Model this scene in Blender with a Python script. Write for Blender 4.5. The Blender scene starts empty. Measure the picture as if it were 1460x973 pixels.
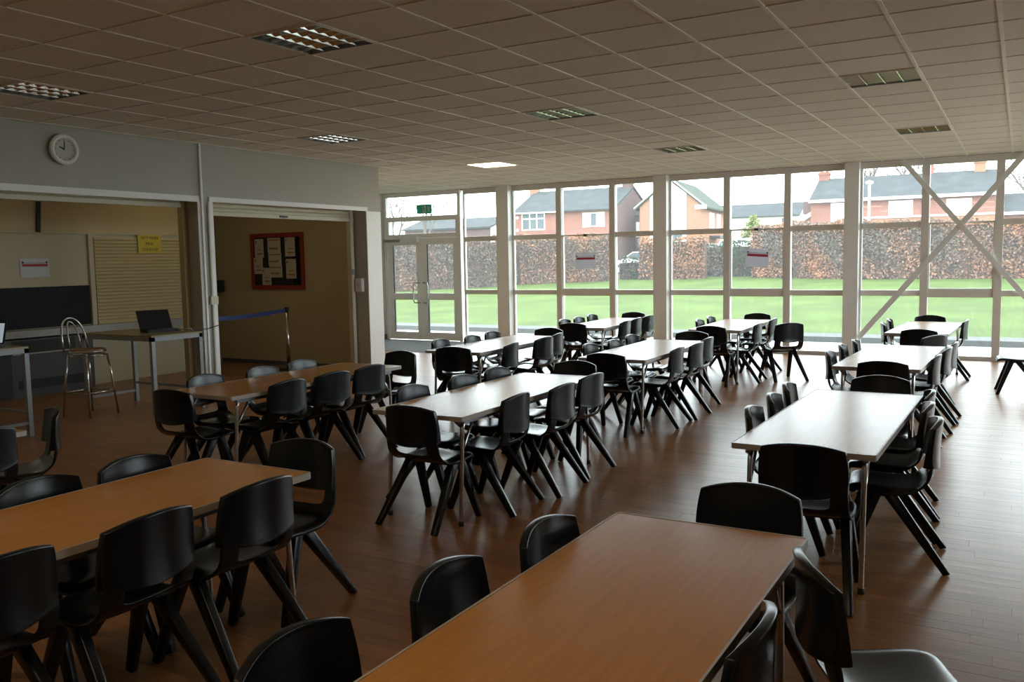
import bpy, bmesh, math, random
from mathutils import Vector, Matrix
random.seed(7)
S = bpy.context.scene
COL = S.collection

# ------------------------------------------------------------------ camera
F_PX, YAW, PITCH, ROLL, EYE = 1254.12, .5252, -.0918, -.0183, 1.665
cam_d = bpy.data.cameras.new('camera'); cam = bpy.data.objects.new('camera', cam_d); COL.objects.link(cam)
cam_d.sensor_width = 36.0; cam_d.lens = 36.0 * F_PX / 1460.0; cam_d.clip_end = 600
_fw = Vector((-math.sin(YAW)*math.cos(PITCH), math.cos(YAW)*math.cos(PITCH), math.sin(PITCH)))
_r0 = Vector((math.cos(YAW), math.sin(YAW), 0)); _u0 = _r0.cross(_fw)
_r = _r0*math.cos(ROLL) + _u0*math.sin(ROLL); _u = -_r0*math.sin(ROLL) + _u0*math.cos(ROLL)
_m = Matrix((_r, _u, -_fw)).transposed().to_4x4(); _m.translation = (0, 0, EYE)
cam.matrix_world = _m
S.camera = cam
def frame_xy(p):
    v = Vector(p) - Vector((0, 0, EYE)); d = v.dot(_fw)
    if d <= .05: return None
    return (730 + F_PX*v.dot(_r)/d, 486.5 - F_PX*v.dot(_u)/d, d)

# ------------------------------------------------------------------ sky and exposure
W = bpy.data.worlds.new('overcast'); S.world = W; W.use_nodes = True
wn = W.node_tree.nodes; wl = W.node_tree.links
for n in list(wn): wn.remove(n)
_o = wn.new('ShaderNodeOutputWorld'); _b = wn.new('ShaderNodeBackground')
_b.inputs[0].default_value = (.86, .94, 1.0, 1); _b.inputs[1].default_value = 8.6
wl.new(_b.outputs[0], _o.inputs[0])
S.view_settings.view_transform = 'Standard'; S.view_settings.look = 'None'
S.view_settings.gamma = 1.0; S.view_settings.use_curve_mapping = False
S.view_settings.exposure = 0.15

YW, HC = 15.24, 3.12           # window wall plane, ceiling height
XR, XL, XF, YB = 4.12, -8.6, -12.25, -4.0
YC = 10.70                     # end of the shutter wall

def portal(name, loc, rot, sx, sy):
    l = bpy.data.lights.new(name, 'AREA'); l.shape = 'RECTANGLE'; l.size = sx; l.size_y = sy
    l.cycles.is_portal = True
    o = bpy.data.objects.new(name, l); COL.objects.link(o); o.location = loc; o.rotation_euler = rot
    return o
portal('window_daylight_portal', ((XR+XF)/2, YW+.25, 1.56), (math.radians(-90), 0, 0), XR-XF, 3.1)

portal('side_daylight_portal', (XR+.28, 10.05, 1.85), (0, math.radians(90), 0), 2.3, 6.7)

# ------------------------------------------------------------------ material helpers
MATS = {}
def mat(name, col, rough=.5, metal=0.0, spec=.5, noise=None, bump=None, trans=None, emit=None, coat=0.0, island=0.0):
    """noise=(scale, amount, stretch) mixes a darker tone; bump=(scale, strength, stretch)"""
    if name in MATS: return MATS[name]
    m = bpy.data.materials.new(name); m.use_nodes = True; MATS[name] = m
    nt = m.node_tree; N = nt.nodes; L = nt.links
    p = N['Principled BSDF']
    p.inputs['Base Color'].default_value = (*col, 1); p.inputs['Roughness'].default_value = rough
    p.inputs['Metallic'].default_value = metal; p.inputs['Specular IOR Level'].default_value = spec
    p.inputs['Coat Weight'].default_value = coat; p.inputs['Coat Roughness'].default_value = .12
    tc = N.new('ShaderNodeTexCoord')
    last = None
    def coord(st):
        mp = N.new('ShaderNodeMapping'); mp.inputs['Scale'].default_value = st; L.new(tc.outputs['Object'], mp.inputs[0]); return mp
    if noise:
        sc, am, st = noise
        mp = coord(st); nz = N.new('ShaderNodeTexNoise'); nz.inputs['Scale'].default_value = sc; nz.inputs['Detail'].default_value = 5
        L.new(mp.outputs[0], nz.inputs['Vector'])
        rp = N.new('ShaderNodeValToRGB')
        rp.color_ramp.elements[0].position = .3; rp.color_ramp.elements[1].position = .7
        d = [max(0, c*(1-am)) for c in col]; e = [min(1, c*(1+am*.6)) for c in col]
        rp.color_ramp.elements[0].color = (*d, 1); rp.color_ramp.elements[1].color = (*e, 1)
        L.new(nz.outputs[0], rp.inputs[0]); last = rp.outputs[0]
    if island:
        g = N.new('ShaderNodeNewGeometry'); hs = N.new('ShaderNodeHueSaturation')
        mr = N.new('ShaderNodeMapRange'); mr.inputs['To Min'].default_value = 1-island; mr.inputs['To Max'].default_value = 1+island
        oi = N.new('ShaderNodeObjectInfo'); ad = N.new('ShaderNodeMath'); ad.operation = 'ADD'
        fr = N.new('ShaderNodeMath'); fr.operation = 'FRACT'
        L.new(g.outputs['Random Per Island'], ad.inputs[0]); L.new(oi.outputs['Random'], ad.inputs[1]); L.new(ad.outputs[0], fr.inputs[0])
        L.new(fr.outputs[0], mr.inputs['Value']); L.new(mr.outputs[0], hs.inputs['Value'])
        if last: L.new(last, hs.inputs['Color'])
        else: hs.inputs['Color'].default_value = (*col, 1)
        last = hs.outputs[0]
    if last: L.new(last, p.inputs['Base Color'])
    if bump:
        sc, s_, st = bump
        mp = coord(st); nz = N.new('ShaderNodeTexNoise'); nz.inputs['Scale'].default_value = sc; nz.inputs['Detail'].default_value = 4
        L.new(mp.outputs[0], nz.inputs['Vector'])
        bp = N.new('ShaderNodeBump'); bp.inputs['Strength'].default_value = s_; bp.inputs['Distance'].default_value = .01
        L.new(nz.outputs[0], bp.inputs['Height']); L.new(bp.outputs[0], p.inputs['Normal'])
    if emit:
        p.inputs['Emission Color'].default_value = (*emit[0], 1); p.inputs['Emission Strength'].default_value = emit[1]
    return m

def glass_mat():
    m = bpy.data.materials.new('window glass'); m.use_nodes = True; nt = m.node_tree; N = nt.nodes; L = nt.links
    for n in list(N): N.remove(n)
    o = N.new('ShaderNodeOutputMaterial'); mx = N.new('ShaderNodeMixShader'); t = N.new('ShaderNodeBsdfTransparent'); g = N.new('ShaderNodeBsdfGlossy')
    fr = N.new('ShaderNodeFresnel'); fr.inputs[0].default_value = 1.35
    t.inputs[0].default_value = (.93, .96, .95, 1); g.inputs['Roughness'].default_value = .02
    d = N.new('ShaderNodeBsdfTranslucent'); d.inputs[0].default_value = (.9, .93, .95, 1); m2 = N.new('ShaderNodeMixShader'); m2.inputs[0].default_value = .028   # pale haze mixed in, standing in for glare over the view
    L.new(t.outputs[0], m2.inputs[1]); L.new(d.outputs[0], m2.inputs[2])
    L.new(fr.outputs[0], mx.inputs[0]); L.new(m2.outputs[0], mx.inputs[1]); L.new(g.outputs[0], mx.inputs[2]); L.new(mx.outputs[0], o.inputs[0])
    return m
GLASS = glass_mat()

def brick_mat(name, c1, c2, mortar, scale=1.0):
    m = bpy.data.materials.new(name); m.use_nodes = True; nt = m.node_tree; N = nt.nodes; L = nt.links
    p = N['Principled BSDF']; p.inputs['Roughness'].default_value = .9; p.inputs['Specular IOR Level'].default_value = .2
    tc = N.new('ShaderNodeTexCoord'); sp = N.new('ShaderNodeSeparateXYZ'); ad = N.new('ShaderNodeMath'); ad.operation = 'ADD'
    cb = N.new('ShaderNodeCombineXYZ'); L.new(tc.outputs['Object'], sp.inputs[0]); L.new(sp.outputs[0], ad.inputs[0]); L.new(sp.outputs[1], ad.inputs[1])
    L.new(ad.outputs[0], cb.inputs[0]); L.new(sp.outputs[2], cb.inputs[1])
    b = N.new('ShaderNodeTexBrick'); b.inputs['Scale'].default_value = scale
    b.inputs['Color1'].default_value = (*c1, 1); b.inputs['Color2'].default_value = (*c2, 1); b.inputs['Mortar'].default_value = (*mortar, 1)
    b.inputs['Brick Width'].default_value = .225; b.inputs['Row Height'].default_value = .075; b.inputs['Mortar Size'].default_value = .008
    L.new(cb.outputs[0], b.inputs['Vector'])
    nz = N.new('ShaderNodeTexNoise'); nz.inputs['Scale'].default_value = .7; nz.inputs['Detail'].default_value = 4; L.new(tc.outputs['Object'], nz.inputs['Vector'])
    mr = N.new('ShaderNodeMapRange'); mr.inputs['To Min'].default_value = .75; mr.inputs['To Max'].default_value = 1.25; L.new(nz.outputs[0], mr.inputs['Value'])
    hs = N.new('ShaderNodeHueSaturation'); L.new(mr.outputs[0], hs.inputs['Value']); L.new(b.outputs[0], hs.inputs['Color'])
    L.new(hs.outputs[0], p.inputs['Base Color'])
    return m

# interior
M_CHAIR = mat('charcoal polypropylene', (.0075, .0088, .0105), .22, spec=.38, bump=(900, .05, (1, 1, 1)))
M_CHROME = mat('worn chrome tube', (.62, .60, .57), .22, 1.0)
M_LAM = mat('beech effect laminate', (.53, .235, .048), .25, spec=.34, noise=(4, .10, (14, .9, 1)), bump=(300, .03, (1, 1, 1)))
M_EDGE = mat('table edge strip', (.44, .38, .32), .35)
M_UNDER = mat('table underside board', (.10, .085, .07), .7)
M_PLANK = mat('varnished hardwood strip', (.35, .158, .056), .31, spec=.36, noise=(3, .22, (1.2, 16, 1)), bump=(2.5, .12, (1, 5, 1)), island=.13)
M_SUB = mat('dark floor joint', (.05, .03, .018), .7)
M_MATF = mat('grey entrance matting', (.16, .165, .17), .9, bump=(200, .4, (1, 1, 1)))
M_TILE = mat('ceiling tile', (.84, .80, .73), .9, spec=.2, noise=(160, .06, (1, 1, 1)), bump=(220, .25, (1, 1, 1)))
M_TBAR = mat('white ceiling grid bar', (.84, .81, .75), .6)
M_WALL = mat('pale grey wall paint', (.50, .48, .43), .75, noise=(2, .04, (1, 1, 1)))
M_WHITE = mat('white gloss paint', (.88, .87, .85), .35)
M_CREAM = mat('cream wall paint', (.60, .50, .30), .7, noise=(1.3, .07, (1, 1, 1)))
M_CREAM2 = mat('pale cream wall paint', (.58, .53, .38), .7, noise=(1.3, .06, (1, 1, 1)))
M_SLAT = mat('cream shutter slat', (.55, .45, .24), .45)
M_SLATW = mat('pale shutter slat', (.66, .60, .46), .45)
M_ALU = mat('bronze grey aluminium', (.74, .71, .67), .45)
M_DOORW = mat('white aluminium door', (.88, .88, .87), .4)
M_SKIRT = mat('dark blue grey skirting', (.10, .12, .14), .6)
M_BLACKP = mat('black panel', (.008, .009, .011), .5, spec=.2, noise=(3, .3, (1, 1, 1)))
M_COUNTER = mat('grey counter ledge', (.42, .42, .42), .4)
M_HEAT = mat('grey enamel heater', (.055, .062, .066), .5)
M_DARK = mat('matt black plastic', (.015, .015, .016), .6)
M_GREYM = mat('grey painted steel', (.30, .32, .34), .45)
M_SCREEN = mat('lit laptop screen', (.4, .5, .55), .3, emit=((.75, .88, 1.0), .30))
M_PAPER = mat('white paper', (.78, .80, .86), .6)
def paper_mat():
    m = MATS['white paper']; N = m.node_tree.nodes; L = m.node_tree.links; p = N['Principled BSDF']; o = N['Material Output']
    t = N.new('ShaderNodeBsdfTranslucent'); t.inputs[0].default_value = (.80, .82, .90, 1); x = N.new('ShaderNodeMixShader'); x.inputs[0].default_value = .22
    L.new(p.outputs[0], x.inputs[1]); L.new(t.outputs[0], x.inputs[2]); L.new(x.outputs[0], o.inputs[0])
paper_mat()
M_PAPERC = mat('cream paper', (.62, .58, .48), .7)
M_RED = mat('red print', (.42, .04, .07), .6)
M_REDF = mat('red frame', (.33, .035, .02), .5)
M_INK = mat('grey print', (.12, .12, .13), .7)
M_ORANGE = mat('orange print', (.42, .20, .08), .7)
M_YELLOW = mat('yellow card', (.62, .50, .06), .6)
M_BELT = mat('blue belt webbing', (.035, .06, .20), .6)
M_LOUVRE = mat('bright louvre aluminium', (.80, .82, .80), .14, 1.0)
M_LOUVG = mat('brassy louvre aluminium', (.66, .52, .26), .16, 1.0)
M_HOUS = mat('luminaire housing', (.28, .30, .29), .5)
M_TUBE = mat('fluorescent tube glass', (.8, .82, .8), .25)
M_LIT = mat('lit light panel', (1, 1, 1), .5, emit=((1.0, .80, .50), 12.0))
M_GREEN = mat('green exit sign', (.05, .50, .34), .4)
M_SEATW = mat('tan stool seat', (.32, .16, .06), .4)
M_FOIL = mat('table top olive laminate', (.30, .245, .13), .3)
M_FACE = mat('clock face', (.55, .53, .48), .4)
# exterior
M_GRASS = mat('lawn grass', (0.056, 0.084, 0.0150), .9, spec=.05, noise=(1.6, .34, (.5, .35, 1)), bump=(14, .5, (1, 1, 1)))
M_PAVE = mat('pale paving', (.50, .49, .46), .9, noise=(2, .12, (1, 1, 1)))
M_KERB = mat('dark kerb', (.045, .047, .045), .9)
M_BRICK = brick_mat('red brick', (0.2442, 0.0777, 0.0518), (0.1924, 0.0629, 0.0444), (0.2220, 0.1776, 0.1554))
M_BRICK2 = brick_mat('orange brick', (0.3108, 0.1258, 0.0666), (0.2664, 0.1036, 0.0592), (0.2664, 0.2072, 0.1628))
M_BRICKD = brick_mat('purple brown brick', (0.1258, 0.0629, 0.0592), (0.1036, 0.0555, 0.0518), (0.1480, 0.1258, 0.1184))
M_ROOF = mat('grey roof tiles', (0.0555, 0.0592, 0.0614), .95, spec=.05, noise=(1.2, .22, (1, 1, 1)), bump=(6, .5, (.3, 3, 3)))
M_ROOFG = mat('mossy roof tiles', (0.0555, 0.0629, 0.0503), .95, spec=.05, noise=(1.2, .25, (1, 1, 1)), bump=(6, .5, (3, .3, 3)))
M_UPVC = mat('white window frame', (.80, .80, .80), .5)
M_PANE = mat('house window pane', (.07, .085, .095), .2, spec=.25)
M_CURT = mat('pale curtain', (.55, .58, .58), .8)
M_REND = mat('cream render', (.72, .70, .60), .85)
M_STONE = mat('pale stone band', (.58, .57, .55), .8)
M_LEAF = mat('copper beech leaves', (0.1924, 0.0999, 0.0629), .75, spec=.25, island=.45)
M_LEAFO = mat('orange beech leaves', (0.2516, 0.1110, 0.0555), .75, spec=.25, island=.4)
M_LEAFD = mat('dull twiggy hedge', (0.1110, 0.0851, 0.0666), .85, spec=.2, island=.4)
M_LEAFG = mat('dark evergreen leaves', (0.0333, 0.0481, 0.0259), .8, spec=.2, island=.4)
M_LEAFY = mat('yellow green leaves', (0.1480, 0.1776, 0.0370), .8, spec=.2, island=.4)
M_CORE = mat('hedge inner twigs', (0.0962, 0.0555, 0.0407), .95, spec=.1, noise=(4, .5, (1, 1, 1)))
M_BARK = mat('bare bark', (0.1184, 0.0962, 0.0814), .9)
M_LAMPP = mat('pale lamp post paint', (.55, .56, .55), .5)
M_CAR = mat('white car paint', (.75, .77, .78), .25)
M_TYRE = mat('tyre rubber', (.02, .02, .02), .8)

# ------------------------------------------------------------------ mesh builder
class MB:
    def __init__(s): s.v = []; s.f = []; s.m = []
    def add(s, vs, fs, mi=0):
        k = len(s.v); s.v += [tuple(v) for v in vs]; s.f += [tuple(i+k for i in f) for f in fs]; s.m += [mi]*len(fs); return s
    def box(s, x0, x1, y0, y1, z0, z1, mi=0):
        return s.add([(x0,y0,z0),(x1,y0,z0),(x1,y1,z0),(x0,y1,z0),(x0,y0,z1),(x1,y0,z1),(x1,y1,z1),(x0,y1,z1)],
                     [(0,3,2,1),(4,5,6,7),(0,1,5,4),(1,2,6,5),(2,3,7,6),(3,0,4,7)], mi)
    def bar(s, a, b, w, d, up=(0,0,1), w2=None, d2=None, mi=0):
        a = Vector(a); b = Vector(b); t = (b-a).normalized(); up = Vector(up)
        if abs(t.dot(up)) > .98: up = Vector((1,0,0))
        x = t.cross(up).normalized(); y = x.cross(t)
        w2 = w if w2 is None else w2; d2 = d if d2 is None else d2
        vs = [a+x*i*w/2+y*j*d/2 for i, j in ((-1,-1),(1,-1),(1,1),(-1,1))] + [b+x*i*w2/2+y*j*d2/2 for i, j in ((-1,-1),(1,-1),(1,1),(-1,1))]
        return s.add(vs, [(0,3,2,1),(4,5,6,7),(0,1,5,4),(1,2,6,5),(2,3,7,6),(3,0,4,7)], mi)
    def tube(s, pts, r, n=8, r2=None, closed=False, mi=0):
        pts = [Vector(p) for p in pts]; k = len(pts); rings = []; prev = None
        for i, p in enumerate(pts):
            if closed: t = (pts[(i+1) % k]-pts[i-1]).normalized()
            else: t = (pts[min(i+1,k-1)]-pts[max(i-1,0)]).normalized()
            if prev is None:
                q = Vector((0,0,1)) if abs(t.z) < .9 else Vector((1,0,0))
                x = t.cross(q).normalized()
            else: x = (prev - t*prev.dot(t)).normalized()
            prev = x; y = t.cross(x)
            rr = r if r2 is None else r + (r2-r)*i/(k-1)
            rings.append([p + (x*math.cos(a)+y*math.sin(a))*rr for a in [2*math.pi*j/n for j in range(n)]])
        vs = [v for R in rings for v in R]; fs = []
        for i in range(k if closed else k-1):
            i2 = (i+1) % k
            for j in range(n): fs.append((i*n+j, i*n+(j+1) % n, i2*n+(j+1) % n, i2*n+j))
        if not closed: fs += [tuple(reversed(range(n))), tuple(range((k-1)*n, k*n))]
        return s.add(vs, fs, mi)
    def prism(s, poly, axis, a, b, mi=0):
        """extrude a 2-D outline along axis 0,1,2 from a to b"""
        def P(u, v, w): return {0: (w,u,v), 1: (u,w,v), 2: (u,v,w)}[axis]
        n = len(poly); vs = [P(u,v,a) for u, v in poly] + [P(u,v,b) for u, v in poly]
        return s.add(vs, [tuple(range(n)), tuple(reversed(range(n,2*n)))] + [(i,(i+1)%n,n+(i+1)%n,n+i) for i in range(n)], mi)
    def disc(s, c, r, n, axis, t, mi=0):
        cx, cy, cz = c
        poly = [(math.cos(2*math.pi*i/n)*r, math.sin(2*math.pi*i/n)*r) for i in range(n)]
        if axis == 0: return s.prism([(cy+u, cz+v) for u, v in poly], 0, cx-t/2, cx+t/2, mi)
        if axis == 1: return s.prism([(cx+u, cz+v) for u, v in poly], 1, cy-t/2, cy+t/2, mi)
        return s.prism([(cx+u, cy+v) for u, v in poly], 2, cz-t/2, cz+t/2, mi)
    def mesh(s, name, mats, smooth=False):
        me = bpy.data.meshes.new(name); me.from_pydata(s.v, [], s.f); me.update()
        if not isinstance(mats, (list, tuple)): mats = [mats]
        for m in mats: me.materials.append(m)
        if len(mats) > 1: me.polygons.foreach_set('material_index', s.m)
        bm = bmesh.new(); bm.from_mesh(me); bmesh.ops.recalc_face_normals(bm, faces=bm.faces); bm.to_mesh(me); bm.free()
        if smooth:
            for p in me.polygons: p.use_smooth = True
        return me
    def build(s, name, mats, parent=None, smooth=False, **k):
        return link(name, s.mesh(name, mats, smooth), parent, **k)

def link(name, me, parent=None, loc=None, rz=None):
    o = bpy.data.objects.new(name, me); COL.objects.link(o)
    if parent: o.parent = parent
    if loc is not None: o.location = loc
    if rz is not None: o.rotation_euler = (0, 0, rz)
    return o
def empty(name, loc=(0,0,0), rz=0, parent=None):
    o = bpy.data.objects.new(name, None); COL.objects.link(o); o.location = loc; o.rotation_euler = (0,0,rz); o.empty_display_size = .1
    if parent: o.parent = parent
    return o
def tag(o, label, cat, group=None):
    o['label'] = label; o['category'] = cat
    if group: o['group'] = group
    return o
def struct(o): o['kind'] = 'structure'; return o
def stuff(o): o['kind'] = 'stuff'; return o
def smooth_angle(me, deg=40):
    for p in me.polygons: p.use_smooth = True
    bm = bmesh.new(); bm.from_mesh(me)
    for e in bm.edges:
        if len(e.link_faces) == 2 and e.calc_face_angle(0) > math.radians(deg): e.smooth = False
    bm.to_mesh(me); bm.free()
def bevel_mesh(me, w, seg=2):
    bm = bmesh.new(); bm.from_mesh(me)
    ed = [e for e in bm.edges if len(e.link_faces) == 2 and e.calc_face_angle(0) > .5]
    bmesh.ops.bevel(bm, geom=ed, offset=w, segments=seg, affect='EDGES', profile=.5, clamp_overlap=True)
    bm.to_mesh(me); bm.free()
    for p in me.polygons: p.use_smooth = True
    return me
def subsurf(me, lv):
    o = bpy.data.objects.new('tmp', me); COL.objects.link(o)
    md = o.modifiers.new('s', 'SUBSURF'); md.levels = lv; md.render_levels = lv
    dg = bpy.context.evaluated_depsgraph_get(); e = o.evaluated_get(dg)
    r = bpy.data.meshes.new_from_object(e); r.name = me.name
    bpy.data.objects.remove(o)
    for p in r.polygons: p.use_smooth = True
    return r

# ================================================================== STRUCTURE
# ---- floor with strips
floor = struct(MB().box(XF-.6, XR, YB, YW+.02, -.20, -.012).build('floor', M_SUB))
PW = .10; cands = []
rows = int((YW-YB)/PW)
for j in range(rows):
    y0 = YB + j*PW; y1 = y0 + PW - .0018
    xmin = XF-.5
    x = xmin - random.uniform(0, 1.2)
    while x < XR:
        ln = random.choice((.9, 1.2, 1.5)) + random.uniform(-.1, .1); x1 = x + ln
        a = max(x, xmin); b = min(x1-.0015, XR)
        if b - a > .05: cands.append((a, b, y0, y1))
        x = x1
def in_view(p, m=15):
    q = frame_xy(p)
    return q and -m < q[0] < 1460+m and -m < q[1] < 973+m
near = sorted([c for c in cands if in_view(((c[0]+c[1])/2, (c[2]+c[3])/2, 0)) or in_view((c[0], c[2], 0)) or in_view((c[1], c[2], 0))],
              key=lambda c: math.hypot((c[0]+c[1])/2, c[2]))[:300]
nset = set(near)
for c in near:
    x0, x1, y0, y1 = c
    MB().box(x0-x0, x1-x0, 0, y1-y0, -.012, random.uniform(-.0006, 0)).build('floor_strip', M_PLANK, floor, loc=(x0, y0, 0))
rest = MB()
for c in cands:
    if c not in nset: rest.box(c[0], c[1], c[2], c[3], -.012, random.uniform(-.0006, 0))
stuff(rest.build('floor_strips', M_PLANK, floor))
tag_mat = MB().box(-11.9, -9.4, 13.1, 15.1, .0005, .006).build('entrance_mat', M_MATF)
tag(tag_mat, 'grey entrance mat on the floor before the glazed double door', 'mat')

# ---- ceiling: tiles and grid bars
GX, GY, GP = -3.164, 4.1788, .6
ceil = struct(MB().box(XF-.3, XR+.1, YB-.1, YW+.1, HC+.20, HC+.30).build('ceiling', M_WALL))
LIGHTS = {(-2,0),(-7,0),(-7,6),(-2,6),(3,6),(3,12),(-2,12),(-7,12),(3,-6),(-2,-6),(3,-12),(-2,-12)}
LIT = {(-7,12),(3,-6),(-2,-6),(3,-12),(-2,-12)}
tile_me = MB().box(.010, GP-.010, .010, GP-.010, 0, .018).mesh('ceiling_tile', M_TILE)
imin, imax = math.floor((XF-GX)/GP), math.ceil((XR-GX)/GP); jmin, jmax = math.floor((YB-GY)/GP), math.ceil((YW-GY)/GP)
def ceil_x0(y): return XL+.02 if y < YC-.3 else XF
vis, hid = [], []
for j in range(jmin, jmax):
    for i in range(imin, imax):
        if (i, j) in LIGHTS: continue
        x, y = GX+i*GP, GY+j*GP
        if x+GP < ceil_x0(y+.3) or x > XR: continue
        q = frame_xy((x+.3, y+.3, HC)) if y > 1 else None
        (vis if q and -40 < q[0] < 1500 and -40 < q[1] < 973 else hid).append((i, j))
vis.sort(key=lambda c: math.hypot(GX+c[0]*GP, GY+c[1]*GP)); hid += vis[300:]; vis = vis[:300]
def clip_tile(i, j):
    x0, y0 = GX+i*GP, GY+j*GP; return max(x0, ceil_x0(y0+.3)), min(x0+GP, XR), max(y0, YB), min(y0+GP, YW-.02)
for i, j in vis:
    x0, x1, y0, y1 = clip_tile(i, j)
    if x1-x0 > .59 and y1-y0 > .59: link('ceiling_tile', tile_me, ceil, loc=(x0, y0, HC+.006))
    else: MB().box(.004, x1-x0-.004, .004, y1-y0-.004, 0, .018).build('ceiling_tile', M_TILE, ceil, loc=(x0, y0, HC+.006))
r_ = MB()
for i, j in hid:
    x0, x1, y0, y1 = clip_tile(i, j)
    if x1-x0 > .03 and y1-y0 > .03: r_.box(x0+.004, x1-.004, y0+.004, y1-.004, HC+.006, HC+.024)
stuff(r_.build('ceiling_tiles', M_TILE, ceil))
for i in range(imin, imax+1):
    x = GX+i*GP
    if x < XF or x > XR: continue
    y0 = YB if x > XL else YC-.3
    MB().box(x-.012, x+.012, y0, YW-.02, HC, HC+.012).build('grid_bar', M_TBAR, ceil)
for j in range(jmin, jmax+1):
    y = GY+j*GP
    if y < YB or y > YW-.03: continue
    x0 = XL if y < YC-.1 else XF
    MB().box(x0, XR, y-.009, y+.009, HC+.0012, HC+.012).build('grid_bar', M_TBAR, ceil)

# ---- plain walls
struct(MB().box(XF-.3, XR+.2, YB-.2, YB, -.01, HC+.3).build('wall_back', M_WALL))
RB = [(6.8, 9.9), (10.2, 13.3)]     # unseen glazed bays, added to the right wall for more daylight
w_ = MB(); ys_ = [YB] + [v for b in RB for v in b] + [YW+.3]
for k in range(0, len(ys_), 2): w_.box(XR, XR+.2, ys_[k], ys_[k+1], -.01, HC+.3)
for a, b in RB: w_.box(XR, XR+.2, a, b, -.01, .75); w_.box(XR, XR+.2, a, b, 2.95, HC+.3)
struct(w_.build('wall_right', M_WALL))
for k, (a, b) in enumerate(RB):
    wr = struct(empty('window_%d' % (6+k), (XR+.1, (a+b)/2, .75))); h_ = (b-a)/2
    f_ = MB(); f_.box(-.03, .03, -h_, h_, 0, .06); f_.box(-.03, .03, -h_, h_, 2.14, 2.2); f_.box(-.03, .03, -h_, -h_+.05, .06, 2.14); f_.box(-.03, .03, h_-.05, h_, .06, 2.14)
    f_.build('window_frame', M_ALU, wr)
    for c in (-h_/3, h_/3): MB().box(-.04, .04, c-.03, c+.03, .06, 2.14).build('mullion', M_ALU, wr)
    for q in range(3): MB().box(-.003, .003, -h_+.05+q*(2*h_-.1)/3, -h_+.05+(q+1)*(2*h_-.1)/3, .06, 2.14).build('pane', GLASS, wr)
# shutter wall on the left: header, piers, openings
PY0, PY1 = 7.38, 7.57           # pier between the two openings
OP1A = 2.6                      # start of first opening
HZ = 2.50
wl_ = MB()
wl_.box(XL-.14, XL, YB, YC, HZ, HC+.2)
wl_.box(XL-.30, XL, YB, OP1A, -.01, HZ)
wl_.box(XL-.30, XL-.004, PY0, PY1, -.01, HZ)
wl_.box(XL-.30, XL-.004, 10.50, YC, -.01, HZ)
wall_left = struct(wl_.build('wall_left', M_WALL))
# painted frames round the openings
t = MB(); t.box(XL, XL+.018, OP1A, PY0, HZ-.07, HZ); t.box(XL, XL+.018, PY0-.03, PY0+.045, 0, HZ-.07)
struct(t.build('trim_1', M_WHITE))
t = MB(); t.box(XL, XL+.018, PY1-.04, 10.53, HZ-.06, HZ); t.box(XL, XL+.018, PY1-.05, PY1+.01, 0, HZ-.06); t.box(XL, XL+.018, 10.50, YC+.14, 0, HZ-.06)
struct(t.build('trim_2', M_WHITE))
# serving area behind the openings
XB = -11.45
struct(MB().box(XB-.2, XB, 1.0, 9.55, -.01, 3.0).build('wall_servery', M_CREAM2))
struct(MB().box(-12.9, XL-.30, YC, YC+.14, -.01, HC+.2).build('wall_notice', M_CREAM))
struct(MB().box(XL-.30, XL-.004, YC, YC+.14, -.01, HC+.2).build('wall_end', M_WALL))
struct(MB().box(-12.9, -12.75, 9.3, YC, -.01, 3.0).box(-12.75, XB-.2, 9.35, 9.55, -.01, 3.0).build('wall_alcove', M_CREAM))
struct(MB().box(XB-.2, XL-.14, .8, 1.0, -.01, 3.0).build('wall_servery_end', M_CREAM2))
struct(MB().box(-12.9, XL-.14, .8, YC, 2.98, 3.06).build('ceiling_servery', M_WALL))
t = MB(); t.box(-12.12, -8.95, YC-.022, YC, 0, 1.21)
struct(t.build('trim_3', M_CREAM))
struct(MB().box(-12.0, -8.95, YC-.05, YC-.022, 0, .06).build('baseboard_notice', M_SKIRT))
# upper panel line + hatch frame on the servery wall
t = MB(); t.box(XB, XB+.035, 1.0, 9.5, 2.14, 2.16); t.box(XB, XB+.05, 7.82, 7.89, .86, 2.14)
struct(t.build('trim_4', M_CREAM2))
struct(MB().box(XB, XB+.03, 1.0, 9.5, 2.16, 2.97).build('wall_servery_header', M_CREAM))
# far side lobby wall by the double door
struct(MB().box(XF-.2, XF, YC+.14, YW+.1, -.01, HC+.2).build('wall_lobby', M_WALL))
struct(MB().box(XF, XF+.02, YC+.14, YW-.3, 0, .11).build('baseboard_lobby', M_SKIRT))
struct(MB().box(XF, XF+.30, YW-.30, YW+.05, 0, HC).build('trim_5', M_WALL))
struct(MB().box(XF+.30, XF+.305, YW-.29, YW-.02, 0, .11).box(XF, XF+.305, YW-.315, YW-.30, 0, .11).build('baseboard_lobby_pier', M_SKIRT))

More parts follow.
